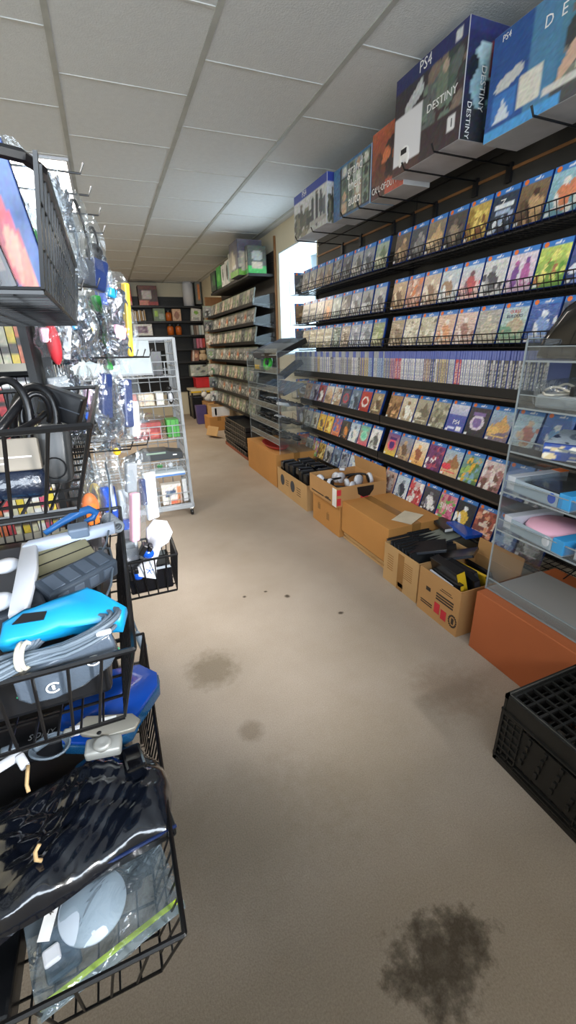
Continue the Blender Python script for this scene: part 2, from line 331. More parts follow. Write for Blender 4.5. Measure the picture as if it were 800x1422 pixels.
# ================================================================ RIGHT WALL: slatwall, shelves, cases
FX = 1.85       # slatwall face
RZ = -PI/2      # things on the right wall face -X; local x runs towards the viewer
def slatwall(name, label, y0, y1, z0, z1, face, pitch=.15):
    t = thing(name, label, 'slatwall', (face, (y0+y1)/2, z0)); h = z1-z0; d = (y1-y0)/2; m = MB(); n = int(h/pitch)
    for k in range(n+1):
        a = k*pitch; b = min(h, a+pitch-.009)
        if b > a: m.box(0, .014, -d, d, a, b)
    m.box(.009, .018, -d, d, 0, h); m.build('slotted_board', M['slat'], t); return t
slatwall('slatwall', 'dark grey slatwall section of the game display beside the white window recess', 2.45, 3.78, .24, 2.33, FX)
s2 = slatwall('slatwall', 'dark grey slatwall section behind the nearer half of the game cases', .2, 2.445, .24, 2.33, FX)
for s, a, b in ((s2, .2, 3.78),):
    o = MB().box(-.006, 0, a-1.3225, b-1.3225, 1.712, 1.724).build('slot_trim', M['wood'], s)
# --- shelves
def wire_tray(label, y0, y1, z, depth=.19, lip=.055, group=None):
    t = thing('wire_shelf', label, 'shelf', (FX, (y0+y1)/2, z), group=group); L = (y1-y0)/2; m = MB()
    k = int((y1-y0)/.03)
    for i in range(k+1):
        y = -L+i*(2*L)/k; m.bar((-.004, y, 0), (-depth, y, -.004), .0016, 4).bar((-depth, y, -.004), (-depth-.02, y, lip), .0016, 4)
    for x in (-.02, -.07, -.12, -.17): m.bar((x, -L, -.003), (x, L, -.003), .0022, 4)
    m.build('wire_floor', M['wire'], t)
    m = MB()
    for dx, dz in ((0, -.004), (-.010, lip*.5), (-.02, lip)): m.bar((-depth+dx, -L, dz), (-depth+dx, L, dz), .0028, 5)
    m.build('front_lip', M['wire'], t)
    for s in (-1, 1):
        m = MB(); y = s*L; m.tube([(-.003, y, .10), (-depth-.02, y, lip), (-depth, y, -.004), (-.003, y, -.004)], .0028, 5, closed=True)
        m.box(-.015, -.001, y-.008, y+.008, -.03, .10); m.build('end_bracket', M['wire'], t)
    return t
def board_shelf(label, y0, y1, z, depth=.18, back=.05, group=None):
    t = thing('display_shelf', label, 'shelf', (FX, (y0+y1)/2, z), group=group); L = (y1-y0)/2
    MB().box(-depth, -.001, -L, L, -.012, -.001, .002).build('shelf_board', M['shelf'], t)
    MB().box(-depth-.006, -depth, -L, L, -.030, .012, .001).build('front_rail', M['shelf'], t)
    m = MB(); m.box(-depth-.004, -.03, -L, L, -.045, -.0325, .002); m.build('edge_strip', M['shelfedge'], t)
    for s in (-1, 1):
        MB().prism([(-.001, -.05), (-.001, .03), (-depth, .012), (-depth, -.02)], -.002, .002, Matrix.Translation((0, s*(L-.004), 0)) @ Matrix.Rotation(PI/2, 4, 'X')).build('end_bracket', M['blk'], t)
    return t
SEC = [(2.46, 3.77), (1.02, 2.43)]
ROWZ = {1: 1.67, 2: 1.425, 3: 1.22, 4: .775, 5: .525, 6: .262}
RN = {1: 'top wire shelf', 2: 'second wire shelf', 3: 'third wire shelf', 4: 'first slim shelf', 5: 'second slim shelf', 6: 'lowest grid shelf'}
for r in (1, 2, 3):
    for i, (a, b) in enumerate(SEC):
        wire_tray('black wire basket shelf, %s tier, %s half of the game wall' % (RN[r].split()[0], ('far', 'near')[i]), a-.01, b+.01, ROWZ[r]-.012, group='wire shelves on the game wall')
board_shelf('black shelf carrying the long row of upright game spines', .95, 3.90, 1.018, .19)
for r in (4, 5):
    for i, (a, b) in enumerate(SEC):
        board_shelf('black slim shelf, %s, %s half' % (RN[r], ('far', 'near')[i]), a-.01, b+.01, ROWZ[r]-.002, group='slim black shelves on the game wall')
for i, (a, b) in enumerate(SEC):
    wire_tray('black wire grid shelf, lowest of the wall, %s half, just above the cartons' % ('far', 'near')[i], a-.01, b+.01, ROWZ[6]-.012, .20, .012, group='wire shelves on the game wall')
# --- game cases
CW, CH, CT = .134, .171, .016
CASE = MB().box(-CW/2, CW/2, 0, CT, 0, CH, .0022).mesh('game_case', M['blue'])
STK = MB().ell((0, 0, 0), .011, .0008, .0095, n=10).mesh('price_sticker', M['orange'])
def cover_art(spec, seed, nx=20, nz=26, banner=True):
    st, top, bot, fig, acc = (spec.split()+['808080']*5)[:5]; R = random.Random(seed)
    a = Art(CW-.004, CH-.004, nx, nz, top, bot, seed); cols = [fig, acc, top, bot]
    if st == 'fig':
        a.blobs(7, [bot, acc, fig], (.05, .13), (0, 1, 0, .5)); cx = .5+R.uniform(-.1, .1)
        a.ell(cx, .36, .22, .26, fig, R.uniform(-.3, .3)).ell(cx+.04, .66, .11, .09, acc).ell(cx-.15, .3, .07, .2, acc, .5).ell(cx+.18, .25, .08, .22, fig, -.4)
    elif st == 'two':
        a.ell(.3, .34, .14, .3, fig).ell(.68, .38, .15, .3, acc).ell(.3, .66, .08, .08, acc).ell(.68, .7, .08, .08, fig).blobs(6, cols, (.03, .07), (0, 1, 0, .35))
    elif st == 'crowd':
        a.blobs(34, cols, (.04, .11), (0, 1, .05, .8))
    elif st == 'land':
        a.rect(0, 1, 0, .32, bot).ell(.6, .42, .35, .16, fig).ell(.25, .3, .28, .12, acc).tri([(.35, .4), (.62, .8), (.85, .4)], fig).blobs(10, [fig, acc], (.02, .06), (0, 1, .05, .45))
    elif st == 'logo':
        a.ell(.5, .42, .33, .24, fig).ell(.5, .42, .22, .15, acc).rect(.2, .8, .62, .74, acc)
    elif st == 'plain':
        a.rect(0, 1, 0, .55, bot).rect(.1, .5, .1, .16, acc).rect(.62, .9, .06, .2, fig)
    elif st == 'text':
        a.rect(.12, .88, .55, .66, acc).rect(.2, .8, .42, .5, fig).blobs(8, [fig, acc], (.04, .09), (.1, .9, .05, .35))
    if R.random() < .5 and st != 'plain': a.rect(.15, .85, .12, .17, acc)
    a.rect(.04, .14, .03, .1, 'e8e8e8')
    a.noise(.07)
    if banner: a.rect(0, 1, .885, 1, '2a6cc4').rect(.42, .47, .92, .96, 'f4f6fa').rect(.5, .55, .92, .96, 'f4f6fa').rect(.58, .63, .92, .97, 'f4f6fa').rect(.66, .7, .92, .96, 'f4f6fa')
    return a
def game_case(label, loc, rot, spec, seed, wrap=False, sticker=True, banner=True, res=(20, 26), group=None, txt=None):
    c = tag(link('game_case', CASE, None, loc, rot), label, 'game case', group)
    cover_art(spec, seed, *res, banner=banner).build('cover_sheet', c, (0, -.0008, .002), m=WRAP if wrap else PRINT)
    if sticker: link('price_sticker', STK, c, (-.046, -.0016, CH-.013))
    if txt:
        for s, x, z, size, m in txt: text(s, size, M[m], c, (x, -.0015, z))
    return c
# style, sky, ground, figure, accent, plain words for the label
ROWS = {
 1: ['fig 5a5c5c 3c3c3c 77736c 9a968c|dark grey', 'fig 83868a 5c5c5e 4a4844 a8a49a|grey', 'fig 8f9496 6c6a66 4c4a4a c0bcb0|pale grey', 'land 9a9890 76685a 5a5048 b09880|dusty tan', 'fig 8a867e 5e564c 6e5a48 b09478|brown figure', 'crowd 8c9298 565452 403c3a a49a8c|grey crowd', 'fig 62666a 3c3e42 2c2c30 86888c|charcoal', 'land a2a8aa 787a78 50504c c4c0b4|misty grey', 'fig 8c929a 5a5e66 3c4048 b4b8bc|steel grey',
     'land 9fb0a0 6f7a62 586a50 c8c8a8|pale green landscape', 'fig 6a5c4c 40342a 8a6c4c c09c70|dark brown', 'fig 4a4a50 2e2e32 6c6a68 908c88|charcoal figure', 'land 8c7c64 5c4c3c c09a68 d8b888|tan desert', 'fig 4a443e 2c2826 8c7860 5c5048|dark soldier', 'crowd c8a84c 8c6c2c f0d068 6c3c20|golden yellow crowd', 'text 2c3444 1c2230 9ab0cc e0e8f0|navy with pale letters', 'fig 7c6448 4c3828 b48c60 382820|brown and gold', 'fig 9cc8d4 5c8c9c d87850 e8e4d8|pale blue bright figure', 'two 5c6064 34363a a8acb0 e0e0e0|grey with two white figures'],
 2: ['land 9a7c5c 5c4834 c8a070 7c5c3c|tan brown', 'text b8b8b4 8c8c88 e0dcd4 6c6a66|silver', 'text b4b4ac 84827c d8d4c8 5c5c58|silver with letters', 'crowd bcbab4 8a8680 dcd8cc 6c6860|pale silver crowd', 'fig b49878 8c6444 d8803c 5c4c40|brown and orange', 'fig 9cb0b0 6c8484 4c6464 c8d4d0|teal grey', 'crowd 5c5c5c 38383c 8c8c8c b4b0ac|dark mottled', 'fig a8acb4 7c8088 5c5c64 d8d8dc|cool grey', 'land 9ca0a4 6a6c70 44464a c4c8cc|slate grey',
     'fig b0b4b4 848484 4c4c50 d8d4cc|silver grey car', 'fig c8a884 9c7850 6c4c34 e0c8a0|sandy tan', 'crowd c89078 9c6450 d8703c e8c8b0|orange and tan', 'fig cdb49c a48468 7c5840 e4d4bc|light tan figure', 'fig c4d0d4 90989c 8c6848 e8e8e4|pale grey with a rifleman', 'fig b8d4e0 d8a098 b0343c 5c3440|icy blue and red', 'fig d0d0cc c4c4c0 34343a 7c7c80|pale grey dark coat', 'two e0d4dc c8a8bc 6c3c84 a8508c|pale pink with purple figures', 'crowd c8d860 5c8c34 e8e070 a8643c|yellow and green farmyard', 'fig 3c4c8c 24305c 6c84c0 d8dce8|deep blue'],
 3: ['fig 6a6a6c 3c3c40 50504f 9c9c9c|dark grey', 'plain c8bc9c b0a07c e0d8bc 8c7c5c|beige wrapped', 'text d8d0b4 c0b490 ece4cc a89c78|cream wrapped', 'text d4ccb0 bcae8a e8e0c8 a09470|ivory wrapped', 'text d8d4c0 bcb498 ece8d8 98906c|pale cream wrapped', 'fig 5c7870 3c504a 8ca49c 2c3c38|dark teal', 'fig b0a494 887864 685848 d0c4b0|taupe', 'fig a4b0c0 78849c 5c6478 ccd4e0|silver blue', 'land a8b4c4 7c8898 5c6470 d0d8e0|misty blue',
     'land 90a078 6c6c48 8c9c5c c8c8a0|green and tan', 'fig b09c80 8c7454 6c5840 ccb898|tan brown', 'crowd d8ccb0 a89c80 7c7460 f0e8d0|wrapped cream with dark stripes', 'crowd ccc4a8 a09478 746c58 ece4cc|wrapped sand coloured', 'fig e0b89c c89878 d88c5c f0dcc8|wrapped peach', 'fig e0c0b0 b89484 8c5c50 f0dcd0|wrapped dusty pink', 'fig a8a49c 8c8474 b0a890 c8bca4|wrapped grey and tan', 'build b4c8d4 8ca484 b0a080 5c8c6c|sky blue and green', 'fig 3c5cac 243c7c 6c90d0 e0e8f4|bright blue', 'fig 40485c 262c3c 5c6480 a0a8b8|dark slate blue'],
 4: ['logo e0b040 8c6420 f0e8d0 2c2418|gold and black', 'fig d08c50 a05c28 e0b078 5c3018|orange brown', 'fig b8b4bc 6c647c 3c3848 e4e0e8|lilac grey', 'fig b0403c 4c1c20 e8e0d8 2c1c1c|red and black', 'land e0dcd0 a8845c c8a070 7c5c3c|white above tan', 'crowd d8d8d0 9c7c58 bc9468 6c5038|pale sky, tan crowd', 'logo 3c3c44 242428 b42c34 50505c|dark grey with red emblem', 'fig 64788c 3c4c5c 2c343c 8ca0b4|blue grey', 'logo b0342c 98241c ece4e0 a82c24|red with white disc',
     'fig a08c68 70583c 4c3c2c c8b890|olive tan', 'crowd a4784c 6c4828 d09c68 4c3018|glossy brown', 'fig d4c8b0 a08c6c e8e4d8 7c5c3c|cream', 'land a49c84 7c7058 5c5444 c8c0a4|grey tan', 'crowd 98947c 6c6650 b4ac90 504a3a|muted olive', 'plain e4e6ea 3c4494 e8e8f0 c8d0f0|white above indigo', 'logo 2c2830 1c1a20 c8bccc 6c5490|black with pale emblem', 'land 8cb4d0 6c5c6c c89454 e0b060|castle under blue sky', 'fig 9cc4dc c0d0d4 b86c4c d8b48c|pale blue red haired', 'fig 3c64b0 24408c 6c9cd8 e0e8f0|bright blue'],
 5: ['two 5c5858 2c2c30 e0dcd8 8c8884|black and grey', 'fig d0d0cc a0a09c 5c5c5c ecece8|white and grey', 'fig d8d4c8 b4ac98 6c6450 f0ece0|ivory', 'fig f0b830 d89820 5c3c1c f8d860|yellow', 'two f0bc38 e0a028 7c4c1c f8dc70|golden yellow', 'crowd 6c4c9c d0643c 3c64b0 e88c4c|purple and orange', 'fig 3c3834 241f1c d07830 6c5c4c|black with orange', 'fig a8c0d4 e4e8e8 e8e4dc 5c6c7c|white and blue', 'logo 5cc4a0 d8505c 9ce0c0 6ccca8|mint green',
     'fig ecebe6 dcdad4 4c4c4c 9c9c98|white sketch', 'logo 5c2c84 e0b840 d8445c 3c1c5c|purple and yellow', 'fig 7c8cac 8c6c50 5c4434 b8946c|brown figure on blue', 'fig ecebe8 d89848 8c4c34 e8a860|white and orange', 'crowd 6c3464 4c2040 e8e0e0 a83c50|plum with white figures', 'land 88acd0 d0a878 8c5c34 d0303c|blue over desert tan', 'crowd 6c98b4 4c6c34 e0a030 8cb050|green and orange', 'crowd dcd4d4 9c6464 5c3c34 ecdcd4|white and rosy brown', 'fig 4c6cac 2c4484 e0e4ec 8ca8d8|mid blue', 'fig 50545c 30343c 80848c b0b4bc|slate'],
 6: ['logo e0582c c03c1c f0a050 e86c30|orange red', 'fig dcdcd8 a8a8a4 5c5c5c f0f0ec|white and grey', 'crowd d8609c 6cac4c f0d048 e8e8e0|pink green and yellow', 'crowd d0a848 8c6428 5c4420 e8d080|yellow brown', 'fig e8e8e4 3c3c40 242428 c8c8c4|white and black', 'fig 6c8098 3c4c60 2c3444 94a8bc|dusky blue', 'crowd c8d0dc 5c6478 2c2c3c 8c94a4|white and navy', 'fig d8dce4 98b0d0 e8ecf0 6c8cb8|white and pale blue', 'fig 5c7ca4 a4acb0 40505c c8d0d4|dark blue and grey',
     'fig d8cfc0 6c5c4c 3c342c a89880|tan and white', 'two d8b8a8 a87c6c 6c4c44 e8d8cc|dusty pink', 'fig a8c0d4 d8dce0 2c3440 6c7c8c|pale blue with dark figure', 'crowd d8d4d0 a02c30 c8444c f0ece8|white and red', 'fig 3c3c44 242028 e0e0e0 6c6c78|black with white letter', 'crowd e87898 5c9c44 c85880 a03058|pink and green', 'fig 1c2028 14161c e0b038 e8f0f4|black and yellow glow', 'crowd 9c4434 5c2c28 d88c6c e0c8b8|red brown', 'fig 3c5c9c 24407c c8d4e8 7c9ccc|blue', 'fig 5c5c60 343438 8c8c90 b8b8bc|grey'],
}
TXT = {(3, 16): [('BUILDERS', 0, .112, .019, 'dkblue'), ('QUEST', .0, .130, .018, 'red')], (4, 14): [('PS4', .004, .055, .034, 'white')], (6, 14): [('SING', 0, .075, .046, 'white')],
       (6, 12): [('CIV', 0, .10, .030, 'white')], (1, 15): [('Z', -.01, .11, .05, 'white')]}
TILT = {1: .17, 2: .17, 3: .17, 4: .30, 5: .30, 6: .28}
for r, specs in ROWS.items():
    for i, s in enumerate(specs):
        spec, words = s.split('|'); spec = spec.replace('build', 'land')
        res = (14, 18) if i < 10 else (22, 28); seed = r*100+i; z = ROWZ[r]
        lab = '%s case, %s from left on the %s' % (words, ORD[i], RN[r])
        if i == 0:      # wraps round the far end and faces the viewer
            game_case('%s case facing the viewer at the end of the %s' % (words, RN[r]), (1.725, 3.835, z), (-.1, 0, .0), spec, seed, r == 3, True, res=(20, 26), group='face out game cases', txt=TXT.get((r, i)))
            t = thing('wire_end_rack', 'small black wire rack on the far end of the %s' % RN[r], 'rack', (1.72, 3.79, z-.008), group='wire end racks')
            MB().tube([(-.085, -.0, 0), (-.085, .0, .09), (-.085, .12, .11), (-.085, .12, 0)], .002, 5, closed=True).bar((-.085, 0, 0), (.08, 0, 0), .002).bar((-.085, .04, 0), (.08, .04, 0), .002).bar((-.085, .08, 0), (.08, .08, 0), .002).bar((-.085, .12, 0), (.10, .12, 0), .002).bar((-.085, 0, .03), (.08, 0, .03), .002).build('wire_frame', M['wire'], t)
            continue
        y = 3.69-(i-1)*.1415 if i < 10 else 2.345-(i-10)*.1415
        if i == 9: y = 3.69-8*.1425
        x = 1.675 if r < 4 else 1.685
        jig = random.uniform(-.012, .012)
        game_case(lab, (x, y, z+.001), (-TILT[r], 0, RZ+jig), spec, seed, r == 3, True, res=res, group='face out game cases', txt=TXT.get((r, i)))
# --- spine row
SPN = MB().box(-.0065, .0065, 0, .132, 0, .170, .0012)
SP = {}
SPB = MB().box(-.0063, .0063, 0, .134, 0, .1705, .0012).mesh('game_case', mat('lavender_blue_case', '6a76b8', .25, var=.05, coat=.3))
SPW = MB().box(-.0063, .0063, 0, .134, 0, .1705, .0012).mesh('game_case', mat('clear_grey_case', 'a8acb2', .25, var=.05, coat=.3))
SPN.bm.free()
def spine_sheet(col, dark, seed, h=.128):
    a = Art(.0118, h, 2, 22, col, col, seed); R = random.Random(seed); z = .1
    while z < .85:
        l = R.uniform(.04, .12); a.rect(.3, .7, z, z+l, dark); z += l+R.uniform(.02, .06)
    a.noise(.05); return a.mesh('spine_sheet', PRINT)
COLS = {'white': ('d8d8d6', '8c8c90'), 'grey': ('9c9a96', '5c5a58'), 'dark': ('4c4c4a', 'c0beb8'), 'red': ('b84848', 'e0c8c0'), 'tan': ('b8a680', '6c5c40'), 'pale grey': ('bcbcbc', '77777c'), 'rosy': ('c08c88', '7c4c4c'), 'light blue': ('98aec8', '5c6c8c'), 'brown': ('8c7460', 'c8b8a4')}
SHEETS = {k: [spine_sheet(c, d, 31*i+len(k)) for i in range(2)] for k, (c, d) in COLS.items()}
y = 3.885; R = random.Random(8); k = 0; n = 0
seq = []
while len(seq) < 172:
    c = R.choices(list(COLS), [30, 14, 6, 4, 5, 22, 4, 5, 5])[0]; seq += [c]*R.randint(1, 6)
seq = seq[:172]
for j in range(len(seq)):
    if 128 <= j < 134: seq[j] = 'tan'
    if 134 <= j < 137: seq[j] = 'pale grey'
    if 137 <= j < 142: seq[j] = 'red' if j < 140 else 'white'
    if 142 <= j < 150: seq[j] = 'white'
    if 150 <= j: seq[j] = 'dark' if j % 3 else 'pale grey'
for j, c in enumerate(seq):
    half = 'far' if y > 2.44 else 'near'
    o = tag(link('slim_game_case', SPB if (half == 'near' or j % 7 < 3) else SPW, None, (1.667+R.uniform(-.003, .003), y, 1.0195), (0, R.uniform(-.006, .006), RZ)),
            'game case with %s spine packed upright in the %s half of the spine row' % (c, half), 'spine case', '%s spines in the %s half of the spine row' % (c, half))
    link('spine_sheet', SHEETS[c][j % 2], o, (0, -.0006, .002))
    y -= .0152 if j != 86 else .03
# ================================================================ console boxes on the top
def console_box(label, y0, y1, x0, x1, z0, z1, art, side, rz=0, base='d8d8d8', m=None):
    """y0 far end; local x = width towards the viewer, local y = depth into the wall"""
    W = abs(y0-y1); D = x1-x0; H = z1-z0
    t = thing('console_box', label, 'box', ((x0+x1)/2, (y0+y1)/2, z0), (0, 0, RZ+rz), 'console boxes on top of the game wall')
    MB().box(-W/2, W/2, -D/2, D/2, 0, H, .002).build('carton', mat('carton_'+base, base, .6), t)
    art(W, H).build('front_print', t, (0, -D/2-.001, .001))
    if side: side(D, H).build('side_print', t, (W/2+.001, 0, .001), (0, 0, PI/2))
    return t, W, D, H
def artA(W, H):
    a = Art(W-.004, H-.003, 40, 30, 'c8ccd0', '9ca09c', 1); a.blobs(26, ['3c4034', '4c4c40', '2c2c2c', '6c6c58'], (.04, .09), (.05, .5, .05, .55)); [a.ell(x, z, .045, h, c) for x, z, h, c in ((.12, .3, .25, '5c5c4c'), (.24, .38, .3, '3c3e34'), (.38, .3, .22, '4c4c40'), (.6, .45, .28, '2c2e34'), (.72, .42, .38, '202226'), (.84, .46, .3, '34363c'), (.93, .35, .25, '4c5058'))]; a.ell(.24, .68, .04, .05, '6c5c50').ell(.72, .76, .035, .04, '5c5048').rect(.55, .98, .12, .2, '8c8c88')
    a.noise(.06); a.rect(0, 1, .83, 1, '26348c'); return a
t, W, D, H = console_box('blue and white console box with dark figures, farthest on top of the game wall', 3.40, 2.87, 1.47, 1.62, 1.975, 2.25, artA, lambda D, H: artA(D, H), rz=.0, base='c8ccd4')
for (x, y_, z, rr, s) in ((-.08, -D/2-.002, H*.91, (PI/2, 0, 0), .05), (W/2+.002, 0, H*.91, (PI/2, 0, PI/2), .032)): text('PS4', s, M['white'], t, (x, y_, z), rr)
def artG(W, H):
    a = Art(W-.004, H-.003, 44, 34, '2c5c8c', '2c4c74', 2)
    a.rect(.2, 1, .04, .97, '1c1e1e')
    R = random.Random(5)
    for i in range(4):
        for j in range(4):
            x = .23+i*.19; z = .06+j*.23; a.rect(x, x+.175, z, z+.21, R.choice(['8c9c90', '6c7c6c', 'a4aca4', '7c8c98', '9c8c74', '54645c']))
            a.ell(x+.09, z+.1, .05, .09, R.choice(['3c4440', 'c8ccc0', 'b08c6c', '2c3430']))
    a.noise(.08); return a
t, W, D, H = console_box('console box with a grid of small grey green pictures on top of the game wall', 2.835, 2.41, 1.50, 1.66, 1.965, 2.235, artG, lambda D, H: Art(D-.004, H, 12, 20, '2c6cac', '4c9cd8', 3).noise(.05), base='b8bcc0')
text('grand\ntheft\nauto', .075, M['white'], t, (.045, -D/2-.002, H*.52))
def artC(W, H):
    a = Art(W-.004, H-.003, 30, 34, 'a84c30', '38221e', 4); a.ell(.62, .5, .26, .3, '2c1c1c').ell(.25, .35, .14, .3, '4c2c20').blobs(18, ['c8643c', '5c2c20', '241614', '8c4430'], (.04, .1), (0, 1, .1, .6)); a.rect(.45, 1, 0, .22, 'a03c2c').noise(.07); return a
t, W, D, H = console_box('dark red console box with white lettering and a shadowy figure, third from the far end', 2.40, 2.105, 1.50, 1.66, 1.965, 2.26, artC, None, base='b4b4b4')
text('CALL\u00b7OF\u00b7DUTY', .042, M['white'], t, (-.02, -D/2-.002, H*.13), sx=.8)
def artD(W, H):
    a = Art(W-.004, H-.003, 50, 44, '23252e', '3c2420', 5)
    a.blobs(30, ['4c5450', '3c4c44', '6c5c50', '2c3434', '5c6c60'], (.03, .09), (.45, 1, .3, .8)).ell(.72, .6, .08, .2, '5c6858').ell(.75, .75, .04, .05, 'a08c78').rect(.45, 1, 0, .3, '2c2224')
    a.tri([(.16, .66), (.42, .84), (.46, .70), (.2, .56)], 'b0b4b6'); a.rect(.02, .44, .1, .60, 'd4d4d8'); a.rect(0, 1, .86, 1, '1c2250'); a.rect(.86, .94, .88, .97, 'c8ccd0').noise(.05); a.rect(.02, .44, .1, .60, 'd4d4d8')
    a.rect(.84, .93, .12, .25, 'd8d8d8'); return a
def artDs(D, H):
    a = Art(D-.004, H-.003, 20, 44, '1c2250', '1c1c24', 6); a.ell(.4, .55, .3, .28, '7ca0ac').ell(.42, .74, .2, .1, 'a4c4cc').ell(.7, .3, .2, .2, '6ca4ac').rect(.55, 1, .55, .85, '5c1c2c').blobs(14, ['2c3c48', '8cb4bc', '141820'], (.04, .1), (.1, .9, .15, .8)); a.rect(.1, .5, 0, .28, '22242c').rect(0, 1, .9, 1, '23295c').noise(.05); return a
t, W, D, H = console_box('tall black console box picturing a white console, second nearest on the game wall', 2.125, 1.675, 1.445, 1.66, 1.985, 2.352, artD, artDs, base='b8b8bc')
text('PS4', .055, M['white'], t, (-.02, -D/2-.002, H*.925)); text('DESTINY', .04, M['white'], t, (.10, -D/2-.002, H*.47), sx=1.15); text('1', .04, M['blk'], t, (W*.385, -D/2-.0025, H*.19)); text('DESTINY', .036, M['white'], t, (W/2+.0025, -.02, H*.45), (PI/2, PI/2, PI/2))
text('DESTINY', .03, M['white'], t, (W/2+.0025, -.075, H*.17), (PI/2, PI/2, PI/2))
MB().ell((-.135, -D/2-.002, .075), .038, .002, .026, n=16).ell((-.162, -D/2-.002, .05), .013, .002, .024, n=10).ell((-.108, -D/2-.002, .05), .013, .002, .024, n=10).build('controller_picture', M['white'], t)
MB().box(-.155, -.115, -D/2-.006, -D/2-.003, .07, .09).build('touchpad_picture', M['blk'], t)
def artB(W, H):
    a = Art(W-.004, H-.003, 60, 44, '4c7484', '24608f', 7); a.rect(0, .28, .1, 1, '1c3f80').rect(.28, .45, 0, 1, '3c6e96')
    a.tri([(.45, .2), (.95, 1), (1, 1), (1, 0), (.45, 0)], '3a3c3c').blobs(30, ['4c4c48', '2c3030', '6c6c60', '5c5048'], (.03, .09), (.55, 1, .15, .95)).ell(.56, .4, .05, .2, 'c09880', -.4).ell(.66, .3, .1, .06, 'd0ccb0', .5).ell(.86, .42, .06, .12, 'd4d0bc')
    a.ell(.15, .52, .11, .06, 'b8bcb8', .5).rect(.22, .38, .17, .46, 'd0ccbc').rect(.04, .20, .14, .42, '2c64b0').tri([(.06, .15), (.12, .36), (.18, .15)], 'c8d4dc').rect(0, .5, 0, .11, '3c8cd0').rect(.4, .6, .14, .22, 'c8c4bc').noise(.04); return a
t, W, D, H = console_box('large blue console box with a dark fighter, nearest on top of the game wall', 1.60, .98, 1.50, 1.68, 1.945, 2.255, artB, None, base='a8aaac')
text('D  E  S  T  I  N  Y', .045, M['white'], t, (.07, -D/2-.002, H*.78)); text('PS4', .026, M['white'], t, (-.25, -D/2-.002, H*.93))
# bracket arms under the boxes
for i, (y_, x_) in enumerate(((3.33, 1.49), (3.06, 1.49), (2.66, 1.5), (2.47, 1.5), (2.27, 1.5), (1.98, 1.44), (1.78, 1.44), (1.35, 1.5))):
    z = (1.972, 1.972, 1.962, 1.962, 1.962, 1.982, 1.982, 1.942)[i]
    t = thing('shelf_bracket', 'black metal bracket arm under the console boxes, %s from the far end' % ORD[i], 'bracket', (FX, y_, z), group='bracket arms of the top row')
    MB().tube([(-.002, 0, -.012), (x_-FX-.03, 0, -.006), (x_-FX-.045, 0, .02)], .004, 6).build('arm', M['wire'], t); MB().box(-.016, -.001, -.014, .014, -.075, .0).build('slot_plate', M['blk'], t)
# ================================================================ FAR SLATWALL
FFX = 1.85
slatwall('slatwall', 'dark slatwall covering the far part of the right wall past the window', 4.86, 7.24, .30, 2.2, FFX)
tag(MB().box(1.846, 1.868, 4.83, 4.85, .0, 2.33, .002).build('wood_upright', M['wood']), 'brown wooden upright at the near end of the far slatwall, beside the window', 'upright')
tag(MB().box(1.60, 1.868, 7.30, 7.33, .3, 2.0, .003).build('wood_upright', M['wood']), 'brown wooden upright in the far right corner of the shop', 'upright')
FR = [1.70, 1.50, 1.30, 1.08, .845, .64, .42]
GB = MB().box(-CW/2, CW/2, 0, CT, 0, CH, .002).mesh('game_case', M['gcase'])
FC = []
for i in range(10):
    spec = ['fig 8c8c88 50504c 2c2c2c b8b8b0', 'crowd 8c8c84 4c4c48 c8c4bc 2c2c2c', 'fig b8b0a0 847c6c 3c5c34 d8d0c0', 'two 5c5c58 2c2c2c 9c9890 1c1c1c', 'land 9c9484 5c4c3c a0502c c8bca8', 'fig 6c706c 343834 1c1e1c a0a09c', 'crowd a89c88 6c543c c05c2c d8ccb8', 'text 7c7c78 484c48 c8c8c0 24281f', 'fig c4c4bc 8c8c84 343432 e4e4dc', 'logo 8c8c84 4c5840 c0c0b4 6c8450'][i]
    FC.append(cover_art(spec, 700+i, 7, 9, banner=False).rect(0, 1, .93, 1, '7c8c70').mesh('cover_sheet', PRINT))
WORDS = ['pale grey', 'mottled grey', 'cream and green', 'dark grey', 'tan and red', 'slate', 'cream and orange', 'sage', 'near white', 'olive']
FN = ['topmost', 'second', 'third', 'fourth', 'fifth', 'sixth', 'lowest']
for r, z in enumerate(FR):
    y1 = 4.98
    t = thing('display_shelf', 'dark slim shelf, %s row of the far slatwall' % FN[r], 'shelf', (FFX, 6.07, z), group='shelves of the far slatwall')
    MB().box(-.24, -.001, -1.14, 1.14, -.014, -.002, .002).build('shelf_board', M['shelf'], t); MB().box(-.246, -.24, -1.14, 1.14, -.024, .012, .001).build('front_rail', M['shelf'], t)
    MB().prism([(-.001, -.06), (-.001, .10), (-.24, .05), (-.24, -.02)], -.002, .002, Matrix.Translation((0, -1.145, 0)) @ Matrix.Rotation(PI/2, 4, 'X')).build('end_panel', M['acrylic'], t)
    n = 0; y = 7.13
    while y > 5.0:
        if r == 3 and y > 5.9: pass
        i = (n*3+r*5+(n//4)) % 10
        c = tag(link('game_case', GB, None, (1.635, y, z), (-.2, 0, RZ)), '%s case, %s from left in the %s row of the far slatwall' % (WORDS[i], ORD[n], FN[r]), 'game case', 'face out cases on the far slatwall')
        link('cover_sheet', FC[i], c, (0, -.0008, .002)); n += 1; y -= .146
# cases at the far end of each row, turned to the viewer
for r, z in enumerate(FR):
    c = tag(link('game_case', GB, None, (1.60, 7.21, z), (-.1, 0, -.1)), 'pale case facing the viewer at the far end, %s row of the far slatwall' % FN[r], 'game case', 'face out cases on the far slatwall'); link('cover_sheet', FC[(r*3) % 10], c, (0, -.0008, .002))
